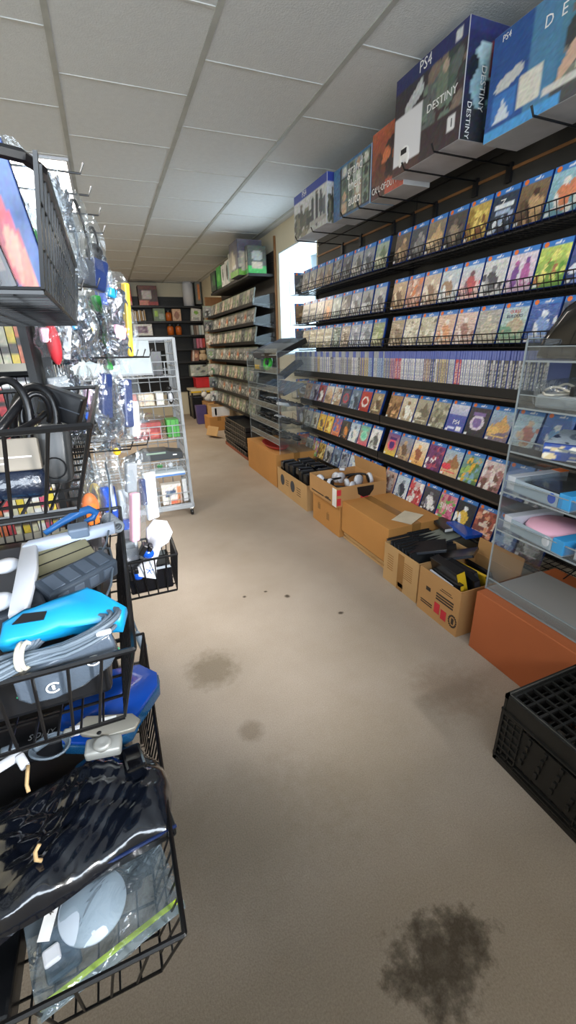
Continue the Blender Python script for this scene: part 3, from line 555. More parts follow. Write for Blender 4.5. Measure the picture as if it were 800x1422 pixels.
# console boxes on the far slatwall
def fartop(label, y0, y1, x0, x1, z0, z1, base, fn):
    W = y0-y1; D = x1-x0; H = z1-z0; t = thing('console_box', label, 'box', ((x0+x1)/2, (y0+y1)/2, z0), (0, 0, RZ), 'green and white boxes on the far slatwall')
    MB().box(-W/2, W/2, -D/2, D/2, 0, H, .002).build('carton', mat('carton_'+base, base, .6), t)
    a = Art(W-.004, H-.003, 18, 20, base, base, int(y0*10)); fn(a); a.noise(.05); a.build('front_print', t, (0, -D/2-.001, .001))
    b = Art(D-.004, H-.003, 12, 20, base, base, int(y0*11)); fn(b); b.noise(.05); b.build('side_print', t, (W/2+.001, 0, .001), (0, 0, PI/2)); return t
Z0 = 1.985
fartop('dark console box with green foot and grey figures, nearest on the far slatwall', 4.99, 4.90, 1.57, 1.78, Z0, 2.245, '3c423c', lambda a: a.rect(0, 1, 0, .3, '2fa040').ell(.5, .65, .3, .2, '8c9088').rect(.2, .8, .2, .4, 'b0a088'))
t = fartop('big grey console box with white sticker and green base band, second on the far slatwall', 5.36, 5.03, 1.50, 1.78, Z0, 2.325, '4c4c5c', lambda a: a.rect(0, 1, 0, .16, '6cae3c').blobs(9, ['a8a090', '6c685c', 'd0c8b0'], (.1, .2), (0, .8, .25, .7)).rect(.35, .75, .22, .34, 'e4e4e0'))
fartop('white console box with grey picture beside the big grey one', 5.60, 5.40, 1.55, 1.78, Z0, 2.28, 'c0c4bc', lambda a: a.rect(0, 1, 0, .12, '7c8478').ell(.6, .5, .2, .3, '8c9088'))
fartop('white console box with black curved console pictured, middle of the far slatwall', 5.82, 5.63, 1.56, 1.78, Z0, 2.24, 'd8dcd8', lambda a: a.ell(.5, .5, .2, .34, '2c3030').rect(.75, .9, .1, .9, '4c9ca0'))
fartop('white console box with narrow black oval, farther of the two white ones', 6.02, 5.84, 1.56, 1.78, Z0, 2.22, 'dcdedc', lambda a: a.ell(.5, .55, .12, .3, '34383a').rect(.1, .3, .1, .2, '8c9090'))
fartop('bright green console box on the far slatwall', 6.28, 6.05, 1.56, 1.78, Z0, 2.24, '2f8c34', lambda a: a.ell(.5, .5, .25, .2, '5cb84c').rect(0, 1, 0, .12, '1c4c24'))
fartop('dark green and black console box, farthest on the far slatwall', 6.60, 6.31, 1.55, 1.78, Z0, 2.22, '243028', lambda a: a.rect(.5, .9, .3, .8, '2c5c34').ell(.3, .4, .15, .2, '4c544c'))
tag(MB().box(1.56, 1.849, 4.87, 6.7, 1.955, 1.983, .002).build('display_shelf', M['shelf']), 'black top shelf under the green console boxes on the far slatwall', 'shelf')
# ================================================================ CARTONS ALONG THE RIGHT WALL
def carton(label, x0, x1, y0, y1, z0, z1, m='card', open_=True, flaps=(), tape=True, name='cardboard_box', group='cartons along the game wall'):
    """y0 near, y1 far. local origin at base centre"""
    t = thing(name, label, 'box', ((x0+x1)/2, (y0+y1)/2, z0), group=group); a = (x1-x0)/2; b = (y1-y0)/2; h = z1-z0; g = .004; mm = M[m]
    mb = MB(); mb.box(-a, a, -b, b, 0, g)
    if open_: mb.box(-a, -a+g, -b, b, g, h).box(a-g, a, -b, b, g, h).box(-a+g, a-g, -b, -b+g, g, h).box(-a+g, a-g, b-g, b, g, h)
    else:
        mb.bm.free(); mb = MB(); mb.box(-a, a, -b, b, 0, h, .003)
    mb.build('carton_wall', mm, t)
    for f in flaps:      # (side, length, angle from vertical outward)
        s, L, ang = f; m2 = MB().box(-1, 1, -.0015, .0015, 0, L)
        if s in 'xX':
            hw = b-.004; mt = Matrix.Translation((a if s == 'X' else -a, 0, h)) @ Matrix.Rotation(PI/2*(-1 if s == 'X' else 1), 4, 'Z') @ Matrix.Rotation(-ang, 4, 'X') @ Matrix.Diagonal((hw, 1, 1, 1))
            mt = Matrix.Translation((a if s == 'X' else -a, 0, h)) @ Matrix.Rotation((ang if s == 'X' else -ang), 4, 'Y') @ Matrix.Rotation(PI/2, 4, 'Z') @ Matrix.Diagonal((hw, 1, 1, 1))
        else:
            hw = a-.004; mt = Matrix.Translation((0, b if s == 'Y' else -b, h)) @ Matrix.Rotation((-ang if s == 'Y' else ang), 4, 'X') @ Matrix.Diagonal((hw, 1, 1, 1))
        bmesh.ops.transform(m2.bm, matrix=mt, verts=m2.bm.verts[:]); m2.build('flap', mm, t)
    if not open_ and tape: MB().box(-.025, .025, -b-.0012, b+.0012, -.0, h+.0012).build('packing_tape', M['tape'], t) if False else MB().box(-.03, .03, -b, b, h, h+.0012).box(-.03, .03, -b-.0012, -b, h-.06, h+.0012).build('packing_tape', M['tape'], t)
    return t, a, b, h
def mark(t, name, m, side, a, rects):
    """printed rectangles on the aisle face (side 'x') or the near face (side 'y'); rects in face units u to the right, z up"""
    mb = MB()
    for (u0, u1, z0, z1) in rects:
        if side == 'x': mb.box(-a-.0012, -a-.0002, -u1, -u0, z0, z1)
        else: mb.box(u0, u1, -a-.0012, -a-.0002, z0, z1)
    return mb.build(name, M[m], t)
# terracotta carton
t, a, b, h = carton('large closed terracotta orange box on the floor under the clear display rack', 1.262, 1.72, .06, 1.09, 0, .276, 'terra', False, tape=False)
# tan box with black and yellow cases (nearest)
t, a, b, h = carton('nearest open tan carton, with red labels and a black emblem on its side', 1.25, 1.60, 1.155, 1.425, 0, .232, 'card', True, (('X', .08, .1),))
mark(t, 'red_label', 'red', 'x', a, [(-.015, .02, .045, .10)]); mark(t, 'red_label', 'red', 'x', a, [(.03, .065, .035, .085)])
mark(t, 'dark_lettering', 'ink', 'x', a, [(-.11, -.03, .05+.012*i, .056+.012*i) for i in range(2)]+[(-.01, .1, .118+.014*i, .126+.014*i) for i in range(3)]+[(.01, .09, .175, .178), (.02, .08, .185, .188), (-.08, -.05, .13, .15)])
m = MB()
for k in range(16):
    an = k*2*PI/16; m.box(-a-.0014, -a-.0004, -.105-.022*math.cos(an)-.004, -.105-.022*math.cos(an)+.004, .065+.028*math.sin(an)-.004, .065+.028*math.sin(an)+.004)
m.box(-a-.0014, -a-.0004, -.112, -.098, .05, .08).build('round_emblem', M['ink'], t)
mark(t, 'hand_slot', 'ink', 'y', b, [(-.07, -.06, .09, .15)])
# second tan box
t, a, b, h = carton('open tan carton packed with black cases, beside the long brown carton', 1.26, 1.60, 1.445, 1.735, 0, .224, 'cardl', True, ())
mark(t, 'faded_lettering', 'tape', 'x', a, [(-.11, -.06, .08+.014*i, .084+.014*i) for i in range(7)]+[(.03, .10, .09+.012*i, .093+.012*i) for i in range(8)]+[(-.02, .03, .0, .21)])
mark(t, 'tape_patch', 'cardin', 'x', a, [(-.01, .035, .02, .045)])
# long closed brown box
t, a, b, h = carton('long closed orange brown carton with a white paper on its top, lying on flattened cardboard', 1.30, 1.68, 1.765, 2.29, .062, .275, 'cardo', False)
p = tag(MB().box(-.09, .09, -.06, .06, 0, .0012).build('paper_sheet', mat('pale_paper', 'd8ccb4', .7)), 'pale paper sheet lying on top of the long closed brown carton', 'paper'); p.location = (1.50, 1.86, .2775); p.rotation_euler = (0, 0, .5)
p = tag(MB().box(-.17, .19, -.27, .27, 0, .012).box(-.16, .18, -.26, .25, .013, .027).box(-.17, .18, -.27, .26, .028, .043).box(-.15, .18, -.24, .26, .044, .060).build('flattened_cardboard', M['cardl']), 'stack of flattened cardboard under the long brown carton', 'cardboard'); p.location = (1.49, 2.03, 0)
# lower tan box + headset box
t, a, b, h = carton('closed tan carton with two faint printed marks, carrying the carton of headsets', 1.29, 1.66, 2.305, 2.72, .0, .232, 'cardo', False)
mark(t, 'faint_mark', 'tape', 'x', a, [(-.12, -.08, .11, .15), (-.115, -.085, .155, .16), (.02, .06, .07, .12), (.03, .05, .125, .13)])
t, a, b, h = carton('open carton of headsets with red and white labels, standing on the closed tan carton', 1.255, 1.64, 2.285, 2.70, .234, .37, 'card', True, (('X', .09, -.15),))
mark(t, 'dark_lettering', 'ink', 'x', a, [(-.17, .02, .02, .028), (.04, .13, .02, .03), (.06, .10, .032, .038)])
mark(t, 'white_label', 'white', 'x', a, [(.15, .205, .0, .125)]); mark(t, 'red_label', 'red', 'y', b, [(-.19, -.16, .01, .06)]); mark(t, 'red_label', 'red', 'y', b, [(-.19, -.16, .08, .12)]); mark(t, 'red_label', 'red', 'y', b, [(-.01, .05, .01, .08)])
MB().prism([(-.04, .12), (.09, .12), (.09, .09), (.06, .05), (.01, .045), (-.03, .07)], .0005, .0016, Matrix.Translation((0, -b, 0)) @ Matrix.Rotation(PI/2, 4, 'X')).build('black_sticker', M['blk'], t)
# headsets
HS = []
def headset(label, loc, rot, cup='whitep'):
    t = thing('headset', label, 'headset', loc, rot, 'headsets in the carton')
    MB().tube([(.085*math.cos(q), 0, .085*math.sin(q)) for q in [PI*i/14 for i in range(15)]], .008, 6).build('headband', M['blk'], t, True)
    for s in (-1, 1):
        MB().lathe([(.001, -.014), (.036, -.012), (.04, 0), (.038, .012), (.001, .013)], Matrix.Translation((s*.083, 0, -.005)) @ Matrix.Rotation(PI/2, 4, 'Y'), 18).build('ear_cup', M[cup], t, True)
    MB().lathe([(.02, -.004), (.03, -.003), (.03, .006), (.02, .008)], Matrix.Translation((-.070, 0, -.005)) @ Matrix.Rotation(PI/2, 4, 'Y'), 18).build('ear_pad', M['blk'], t, True)
    return t
headset('white and black headset lying at the far side of the headset carton', (1.36, 2.60, .335), (1.35, .1, .3))
headset('white headset lying in the middle of the headset carton', (1.48, 2.50, .345), (1.4, .1, 1.9))
headset('black headset with pale pads at the near side of the headset carton', (1.36, 2.42, .335), (1.35, .0, -.9), 'whitep')
headset('pale headset leaning at the wall side of the headset carton', (1.50, 2.42, .35), (1.3, .2, 2.9))
tag(MB().box(-.05, .05, -.02, .02, 0, .02, .004).build('adapter_block', M['whitep'], None, loc=(1.50, 2.64, .375), rot=(0, .1, .9)), 'small white adapter lying on the headsets', 'adapter')
# black consoles carton
t, a, b, h = carton('open carton with round black emblems, filled with upright black consoles', 1.30, 1.66, 2.85, 3.50, 0, .215, 'cardl', True, ())
for u in (-.20, .03):
    m = MB(); m.lathe([(.001, 0), (.045, 0), (.045, .0012), (.001, .0012)], Matrix.Translation((-a-.0003, -u, .125)) @ Matrix.Rotation(-PI/2, 4, 'Y') @ Matrix.Diagonal((1.1, 1, 1, 1)), 20); m.build('round_emblem', mat('dark_emblem', '3c4048', .7), t)
mark(t, 'dark_lettering', 'ink', 'x', a, [(-.12, -.06, .10+.02*i, .105+.02*i) for i in range(3)]+[(.12, .20, .08+.02*i, .085+.02*i) for i in range(4)]); mark(t, 'printed_panel', 'ink', 'y', b, [(-.12, .12, .04, .045), (-.12, .12, .17, .175), (-.12, -.115, .04, .175), (.115, .12, .04, .175)])
for i in range(12):
    row, k = i // 6, i % 6
    y = 3.42-k*.098; x = 1.39+row*.145
    t = thing('black_console', 'upright black console, %s from far end, %s line of the emblem carton' % (ORD[k], ('aisle side', 'wall side')[row]), 'console', (x, y, .008), (random.uniform(-.05, .05), random.uniform(-.06, .06), random.uniform(-.06, .06)), 'black consoles in the carton')
    MB().box(-.065, .065, -.034, .034, 0, .275, .008).build('shell', M['blkgloss' if i % 3 == 0 else 'blk'], t); MB().box(-.03, .0, -.0355, -.034, .18, .255).build('white_tag', M['white'], t) if k in (1, 3, 5) else None
    MB().box(-.05, .05, -.012, .012, .275, .279, .001).build('vent', M['dgrey'], t)
# long far carton under the far display rack
t, a, b, h = carton('long closed orange carton under the far clear display rack', 1.30, 1.72, 3.53, 4.42, 0, .315, 'cardo', False)
t = thing('red_tray', 'shallow red oval tray on the long orange carton below the clear rack', 'tray', (1.42, 3.86, .317))
MB().lathe([(.0, 0), (.10, 0), (.135, .035), (.13, .036), (.097, .006), (.0, .006)], Matrix.Diagonal((.8, 1.9, 1, 1)), 28).build('tray_body', mat('red_tray_plastic', '9c2c28', .3), t, True)
# stacked black crates
t = tag(MB().box(-.16, .18, -.5, .55, 0, .045, .003).build('board', mat('red_brown_board', '8c4c34', .6), None, loc=(1.52, 5.15, 0)), 'red brown board on the floor under the stack of black trays', 'board')
for i in range(6):
    t = thing('stacked_tray', 'black plastic tray, %s from the bottom of the dark stack beside the far slatwall' % ORD[i], 'tray', (1.52+random.uniform(-.012, .012), 5.15+random.uniform(-.01, .01), .047+i*.057), (0, 0, random.uniform(-.02, .02)), 'black trays stacked on the board')
    a, b = .165, .50
    MB().box(-a, a, -b, b, 0, .006).box(-a, -a+.006, -b, b, .006, .048).box(a-.006, a, -b, b, .006, .048).box(-a+.006, a-.006, -b, -b+.006, .006, .048).box(-a+.006, a-.006, b-.006, b, .006, .048).build('tray_wall', M['blk'], t)
    m = MB().box(-a-.006, -a, -b, b, .044, .054, .001)
    for k in range(11): m.box(-a-.005, -a, -b+.04+k*.092-.004, -b+.04+k*.092+.004, .0, .044)
    m.build('ribbed_rim', M['blkgloss'], t)
# crate
def crate(label, x0, x1, y0, y1, h):
    t = thing('milk_crate', label, 'crate', ((x0+x1)/2, (y0+y1)/2, 0)); a = (x1-x0)/2; b = (y1-y0)/2; bk = mat('dusty_black_plastic', '1c1b19', .45, var=.3, scale=20)
    def wall(L, horiz):   # local: along u centred, thickness t, returns MB in xz plane facing -y
        m = MB(); g = .005
        m.box(-L, L, 0, .012, h-.014, h).box(-L, L, -.004, .012, h-.062, h-.056).box(-L, L, .002, .008, h-.056, h-.014).box(-L, L, 0, .012, 0, .016).box(-L, L, -.003, .012, .022, .028).box(-L, L, .0, .01, .034, .040)
        m.box(-L, L, .004, .007, .05, h-.08)
        k = int(2*L/.022)
        for i in range(k+1):
            u = -L+i*2*L/k
            if abs(u) > L*.55: m.box(u-.002, u+.002, 0, .008, .016, h-.06)
        for z in [.06+.026*j for j in range(int((h-.13)/.026)+1)]:
            m.box(-L, -L*.55, -.001, .008, z, z+.006).box(L*.55, L, -.001, .008, z, z+.006)
        for c in range(4):
            u = -L*.45+c*L*.3
            for j in range(4): m.box(u-.006+j*.004, u+.004+j*.004, -.002, .004, .07+j*.03, .088+j*.03, .001)
        return m
    for L, rz, loc in ((b, RZ, (-a, 0, 0)), (b, -RZ, (a, 0, 0)), (a, 0, (0, -b, 0)), (a, PI, (0, b, 0))):
        wall(L, 1).build('side_wall', bk, t, loc=loc, rot=(0, 0, rz))
    m = MB(); n = 9
    for i in range(n+1):
        x = -a+.012+i*(2*a-.024)/n; m.box(x-.003, x+.003, -b+.012, b-.012, .004, .012)
        y = -b+.012+i*(2*b-.024)/n; m.box(-a+.012, a-.012, y-.003, y+.003, .004, .011)
    m.build('bottom_grid', bk, t)
    m = MB(); n1, n2 = 7, 7     # lattice top (crate stands upside down)
    for i in range(n1+1):
        x = -a+.016+i*(2*a-.032)/n1; m.box(x-.0035, x+.0035, -b+.012, b-.012, h-.012, h-.003)
    for i in range(n2+1):
        y = -b+.016+i*(2*b-.032)/n2; m.box(-a+.012, a-.012, y-.0035, y+.0035, h-.013, h-.004)
        if i < n2: m.box(-a+.03, a-.03, y+.018, y+.0205, h-.030, h-.014)
    m.build('lattice_top', bk, t)
    MB().box(-a+.006, -a+.009, -b+.01, b-.01, h-.001, h+.002).box(-a+.01, a-.01, b-.009, b-.006, h-.001, h+.002).build('moulded_rim', mat('worn_grey_edge', '4c4a46', .5), t)
    return t
crate('black plastic milk crate standing on the carpet in front of the terracotta box', .935, 1.235, .33, .650, .262)
# cases in the open cartons
BC = {}
def dvd(name, label, loc, rot, m, size=(.135, .19, .015), stripe=None, group=None):
    w_, h_, d_ = size; t = tag(MB().box(-w_/2, w_/2, -d_/2, d_/2, 0, h_, .0015).build(name, M[m], None, loc=loc, rot=rot), label, 'case', group)
    MB().box(-w_/2-.0006, -w_/2, -d_/2+.002, d_/2-.002, .006, h_-.006).build('spine_strip', M[stripe or 'dgrey'], t); MB().box(-w_/2+.006, w_/2-.003, -d_/2-.0008, -d_/2, .004, h_-.004).build('cover_sheet', mat('dark_cover', '2c2e30', .3), t); return t
for i in range(15):
    dvd('game_case', 'black game case standing in the middle open carton, %s from the near side' % ORD[i], (1.36 if i % 2 else 1.50, 1.475+i*.0165, .052), (-.35+.02*(i % 3), 0, random.uniform(-.05, .05)), 'bcase', group='black cases in the middle carton', size=(.15, .19, .013))
for i, (x, y, z, rr, mm_) in enumerate(((1.42, 1.50, .205, (1.2, .1, .6), 'bcase'), (1.33, 1.62, .215, (1.35, 0, .9), 'bcase'), (1.48, 1.66, .215, (1.45, 0, 1.5), 'gcase'))):
    dvd('game_case', ('black case lying slanted at the near end on top of the middle open carton', 'black case lying slanted at the far end on top of the middle open carton', 'pale case lying on top of the middle open carton')[i], (x, y, z), rr, mm_)
dvd('blue_case', 'bright blue case lying on top of the black cases by the wall', (1.62, 1.60, .275), (PI/2-.05, 0, 1.35), 'bluep', (.20, .19, .02), 'bluep')
dvd('black_case', 'thin black and white case lying behind the blue case', (1.60, 1.72, .262), (PI/2-.08, 0, 1.3), 'bcase', (.16, .20, .02), 'white')
for i, (x, y, z, rr, mm_, st, sz, lb) in enumerate((
    (1.36, 1.300, .075, (-.25, .08, 1.45), 'bcase', 'yellow', (.20, .21, .045), 'thick black case with a bright yellow strip, front of the nearest carton'),
    (1.415, 1.285, .06, (-.22, -.05, 1.45), 'bcase', 'dgrey', (.20, .20, .03), 'black case behind the thick yellow striped case'),
    (1.315, 1.275, .045, (-.12, .06, 1.5), 'bcase', 'yellow', (.19, .19, .02), 'thin black case with yellow edge in the nearest carton'),
    (1.47, 1.290, .06, (-.3, .15, 1.4), 'bcase', 'dgrey', (.18, .19, .02), 'tilted black case in the middle of the nearest carton'),
    (1.51, 1.280, .06, (-.35, .1, 1.5), 'yellow', 'bcase', (.18, .18, .012), 'yellow sheet case tilted at the wall side of the nearest carton'),
    (1.55, 1.285, .07, (-.35, .1, 1.4), 'bcase', 'dgrey', (.18, .17, .015), 'black case leaning at the wall side of the nearest carton'),
    (1.285, 1.31, .05, (-.05, 0, 1.5), 'whitep', 'greyp', (.16, .17, .01), 'white booklet at the aisle side of the nearest carton'))):
    dvd('game_case', lb, (x, y, z), rr, mm_, sz, st)
# ================================================================ CLEAR DISPLAY RACKS
def rack(name_label, x0, x1, y0, y1, z0, z1, shelves, lip=.045):
    t = thing('display_rack', name_label, 'display rack', ((x0+x1)/2, (y0+y1)/2, z0)); a = (x1-x0)/2; b = (y1-y0)/2; h = z1-z0; g = .005
    for s in (-1, 1):
        m = MB().box(-a, a, s*b-g/2, s*b+g/2, 0, h); m.build('side_panel', M['acrylic'], t)
        MB().box(-a-.003, -a, s*b-g/2-.0005, s*b+g/2+.0005, 0, h).box(-a, a, s*b-g/2, s*b+g/2, h, h+.003).build('panel_edge', M['acryledge'], t)
    for z in shelves:
        z -= z0; m = MB().box(-a+.004, a, -b+g, b-g, z, z+g); m.build('clear_shelf', M['frost'] if z < .01 else M['acrylic'], t)
        MB().box(-a, -a+.004, -b+g, b-g, z, z+lip).build('front_lip', M['acrylic'], t); MB().box(-a-.002, -a+.005, -b+g, b-g, z+lip, z+lip+.003).box(-a-.002, -a, -b+g, b-g, z-.002, z+.004).build('lip_edge', M['acryledge'], t)
    return t
NS = [1.165, 1.01, .855, .70, .545]
rack('clear acrylic display rack standing on the terracotta box at the right edge', 1.31, 1.62, .40, 1.09, .2775, 1.235, NS+[.281])
t = thing('visor_helmet', 'glossy black domed helmet on the top shelf of the near clear rack', 'helmet', (1.47, .985, 1.171))
MB().prism([(-.13, 0), (.15, 0), (.15, .10), (.10, .17), (.02, .20), (-.05, .16), (-.11, .07)], -.10, .10, Matrix.Rotation(-PI/2, 4, 'Z') @ Matrix.Rotation(PI/2, 4, 'X'), .03).build('shell', M['blkgloss'], t, True)
MB().box(-.09, .09, -.10, .10, 0, .012, .004).build('base', M['blk'], t)
def wrapped(label, y, z):
    t = thing('wrapped_console', label, 'console', (1.45, y, z), (0, 0, .15)); MB().box(-.10, .10, -.13, .13, 0, .045, .01).build('shell', mat('pale_grey_console', 'b4b8ba', .4), t)
    MB().box(-.095, .02, -.05, -.02, .0455, .06, .003).build('power_brick', M['whitep'], t)
    pts = [(-.10+.02*math.sin(q*3), .10*math.cos(q)-.0, .058+.012*math.sin(q*2)) for q in [i*2*PI/24 for i in range(24)]]
    MB().tube(pts, .004, 6, closed=True).tube([(x*.85+.02, y_*.8, z_+.008) for x, y_, z_ in pts], .004, 6, closed=True).build('tied_cable', mat('ivory_cable', 'c4beb0', .5), t, True)
    MB().box(-.13, -.07, -.008, .008, .048, .078, .003).build('cable_tie', M['blk'], t)
    MB().box(-.112, .112, -.142, .142, -.0, .088, .02).build('plastic_wrap', M['bag'], t, True); return t
wrapped('pale grey console with tied cable in clear wrap, second shelf of the near clear rack', .93, 1.016)
def slimbox(label, loc, rot, w_, d_, h_, base, artf=None, cat='box', sidecol=None, name='boxed_accessory', seed=3):
    t = thing(name, label, cat, loc, rot); MB().box(-w_/2, w_/2, -d_/2, d_/2, 0, h_, .0015).build('carton', mat('carton_'+(sidecol or base), sidecol or base, .5), t)
    if artf:
        a = Art(w_-.003, d_-.003, 24, 24, base, base, seed); artf(a); a.noise(.03); a.build('top_print', t, (0, -d_/2+.0015, h_+.001), (-PI/2, 0, 0))
        t.children[-1] if False else None
    return t
# top prints are drawn facing up
def topprint(t, w_, d_, h_, a): return link('top_print', a.mesh('top_print'), t, (0, -d_/2+.0015, h_+.001), (-PI/2, 0, PI) if False else (-PI/2, 0, 0))
def flatbox(label, loc, rz, w_, d_, h_, base, side, artf, seed=1, name='boxed_accessory', txt=None, tilt=0):
    """w across the shelf depth (x), d along the aisle (y)"""
    t = thing(name, label, 'box', loc, (0, tilt, rz)); MB().box(-w_/2, w_/2, -d_/2, d_/2, 0, h_, .0015).build('carton', mat('carton_'+side, side, .5), t)
    a = Art(w_-.003, d_-.003, 28, 28, base, base, seed); artf(a); a.noise(.03); me = a.mesh('top_print')
    for v in me.vertices: v.co = Vector((v.co.x, v.co.z-d_/2+.0015, 0))
    link('top_print', me, t, (0, 0, h_+.001)); return t
t = flatbox('blue boxed game with pale top lying on the third shelf of the near rack', (1.45, .94, .862), .45, .28, .15, .055, 'c4d4e4', '24408c', lambda a: a.rect(0, 1, 0, .12, '2c4c9c').ell(.55, .5, .25, .2, '6c7c94').blobs(8, ['2c3c5c', 'e4ecf4'], (.03, .08)), 4)
b_ = Art(.15, .05, 24, 8, '24408c', '24408c', 5).blobs(16, ['d8c08c', 'b0a084', '3c4c8c', 'e8e0c8'], (.05, .13)); b_.build('front_print', t, (-.1412, 0, .002), (0, 0, RZ))
t = flatbox('orange and white boxed accessory, third shelf of the near clear rack', (1.44, .74, .862), .3, .26, .17, .05, 'e4e6ea', 'd8d4d0', lambda a: a.rect(0, .5, .5, 1, 'e0684c').rect(.5, 1, 0, .3, '3c4c8c').rect(.1, .4, .1, .3, '8c949c'), 6)
Art(.165, .045, 20, 6, 'd86c3c', 'd86c3c', 5).rect(.5, .8, 0, 1, 'e4e4e4').build('front_print', t, (-.1312, 0, .002), (0, 0, RZ))
def windowpack(label, loc, rz, disc, discm, neck=False):
    t = thing('window_pack', label, 'package', loc, (0, 0, rz)); w_, d_, h_ = .25, .27, .055
    MB().box(-w_/2, w_/2, -d_/2, d_/2, 0, .004).build('tray', mat('grey_blue_card', '8c9cac', .5), t)
    MB().box(-w_/2, w_/2, d_/2-.038, d_/2, .004, h_, .002).build('white_end', M['whitep'], t); MB().box(-w_/2, w_/2, -d_/2, -d_/2+.045, .004, h_, .002).build('blue_end', mat('sky_blue_card', '3c9cd8', .4), t)
    MB().box(w_/2-.045, w_/2, d_/2-.038, d_/2+.0006, h_-.002, h_+.001).build('orange_corner', M['orange'], t)
    MB().box(-w_/2-.001, -w_/2, -d_/2+.045, d_/2-.038, .004, h_*.9).build('front_band', mat('pale_blue_card', 'a8b8c4', .45), t)
    MB().ell((0, -d_/2+.022, h_+.001), .035, .012, .0012, n=16).ell((-w_/2-.0014, -d_/2+.07, h_*.5), .001, .016, .018, n=14).build('oval_logo', M['whitep'] if disc == 'pink' else M['bluep'], t)
    if disc == 'pink': MB().lathe([(.001, .008), (.098, .012), (.106, .03), (.098, .045), (.001, .05)], Matrix.Translation((0, .005, 0)), 36).build('round_pad', M[discm], t, True)
    else: MB().box(-.10, .10, -.085, .095, .006, .045, .02).build('black_device', M[discm], t, True)
    if neck: MB().box(-.06, .0, -.12, -.07, .02, .04, .01).build('pad_tab', M[discm], t, True)
    
    if disc != 'pink': MB().box(-w_/2+.001, w_/2-.001, -d_/2+.046, d_/2-.039, h_-.003, h_-.001).build('clear_window', M['acrylic'], t)
    return t
windowpack('window package with a black device, fourth shelf of the near clear rack', (1.445, .95, .706), -.10, 'black', 'blkgloss')
windowpack('window package holding a large round pink pad, lowest filled shelf of the near clear rack', (1.445, .935, .551), -.12, 'pink', 'pink', True)
windowpack('blue ended window package at the right of the fourth shelf of the near clear rack', (1.45, .66, .706), .0, 'black', 'dgrey')
windowpack('blue ended window package right of the pink pad package', (1.45, .655, .551), .0, 'black', 'greyp')
# far rack
FS = [1.17, 1.02, .86, .70, .54, .40]
rack('clear acrylic display rack with controllers, standing on the long orange carton', 1.34, 1.68, 3.52, 4.38, .3175, 1.20, FS, .05)
def gamepad(label, loc, rz, m='blk', tilt=.2):
    t = thing('game_controller', label, 'controller', loc, (tilt, 0, rz), 'controllers on the far clear rack')
    MB().box(-.045, .045, -.022, .028, 0, .03, .01).ell((-.055, -.015, .014), .026, .045, .018, (0, 0, -.3), 10).ell((.055, -.015, .014), .026, .045, .018, (0, 0, .3), 10).build('shell', M[m], t, True)
    for s in (-1, 1): MB().lathe([(.008, .02), (.007, .036), (.010, .038), (.001, .040)], Matrix.Translation((s*.022, -.008, 0)), 10).build('thumbstick', M['dgrey'], t)
    MB().ell((.05, .01, .032), .012, .012, .003, n=8).build('button_cluster', M['chrome'] if m == 'blk' else M['blk'], t); return t
cn = 0
for sh, (z, items) in enumerate(((.705, ['blk', 'whitep', 'blk', 'dkblue', 'blk', 'blk', 'whitep', 'blk']), (.545, ['blk']*3+['whitep']+['blk']*4), (.405, ['blk']*3+['chrome']+['blk']*4))):
    for i, c in enumerate(items):
        gamepad('%s controller, %s from left on the %s shelf of the far clear rack' % ({'blk': 'black', 'whitep': 'white', 'dkblue': 'navy', 'chrome': 'silver'}[c], ORD[i], ('middle', 'second lowest', 'lowest')[sh]), (1.44+.08*(i % 2), 4.30-i*.10, z+.025), 1.57+random.uniform(-.5, .5), c)
for i in range(5):
    t = thing('portable_console', 'dark slim console, %s from left on the third shelf of the far rack' % ORD[i], 'console', (1.50, 4.20-i*.15, .868), (0, -.35, .1), 'slim consoles on the far clear rack')
    MB().box(-.11, .11, -.055, .055, 0, .03, .006).build('shell', mat('blue_grey_shell', '4c5664', .25), t); MB().box(-.112, -.11, -.04, .04, .006, .022).build('front_slot', M['blkgloss'], t)
for i, (y, m_, lab, s) in enumerate(((4.22, 'bluep', 'blue and grey boxed console at the left on top of the far clear rack', (.12, .10, .04)), (3.98, 'dgrey', 'large dark grey console tilted on the top shelf of the far clear rack', (.17, .14, .05)), (3.70, 'blk', 'black console lying at the near end on top of the far clear rack', (.16, .12, .045)))):
    t = thing('boxed_console', lab, 'console', (1.50, y, 1.205), (0, -.38, .15)); a, b, h = s; MB().box(-a, a, -b, b, 0, h, .005).build('shell', M[m_] if m_ != 'bluep' else mat('slate_blue_carton', '5c7088', .4), t); MB().box(-a+.01, a*.3, -b+.01, b-.01, h, h+.001).build('top_label', M['dgrey'] if i == 0 else mat('mid_grey_label', '6c6e70', .4), t)
t = thing('green_reel', 'bright green round cable reel on the second shelf of the far clear rack', 'reel', (1.42, 3.98, 1.10), (0, -PI/2+.2, .2))
MB().tube([(.052*math.cos(q), .052*math.sin(q), 0) for q in [i*2*PI/20 for i in range(20)]], .018, 8, closed=True).build('ring', mat('vivid_green_plastic', '3cb83c', .35), t, True); MB().lathe([(.001, -.02), (.02, -.02), (.02, .02), (.001, .02)]).build('hub', M['dgrey'], t)
t = thing('game_bundle', 'pale game cases with yellow label on the second shelf of the far clear rack', 'cases', (1.45, 4.20, 1.027)); MB().box(-.06, .06, -.10, .10, 0, .10, .003).build('case_block', M['gcase'], t); MB().box(-.062, -.060, -.05, .08, .01, .05).build('yellow_label', M['yellow'], t)
t = thing('boxed_console', 'dark console leaning at the near end of the second shelf of the far clear rack', 'console', (1.53, 3.68, 1.027), (0, -.5, .3)); MB().box(-.13, .13, -.05, .05, 0, .04, .006).build('shell', MATS['blue_grey_shell'], t); MB().box(-.06, .06, -.04, .04, .04, .042).build('top_label', M['dgrey'], t)
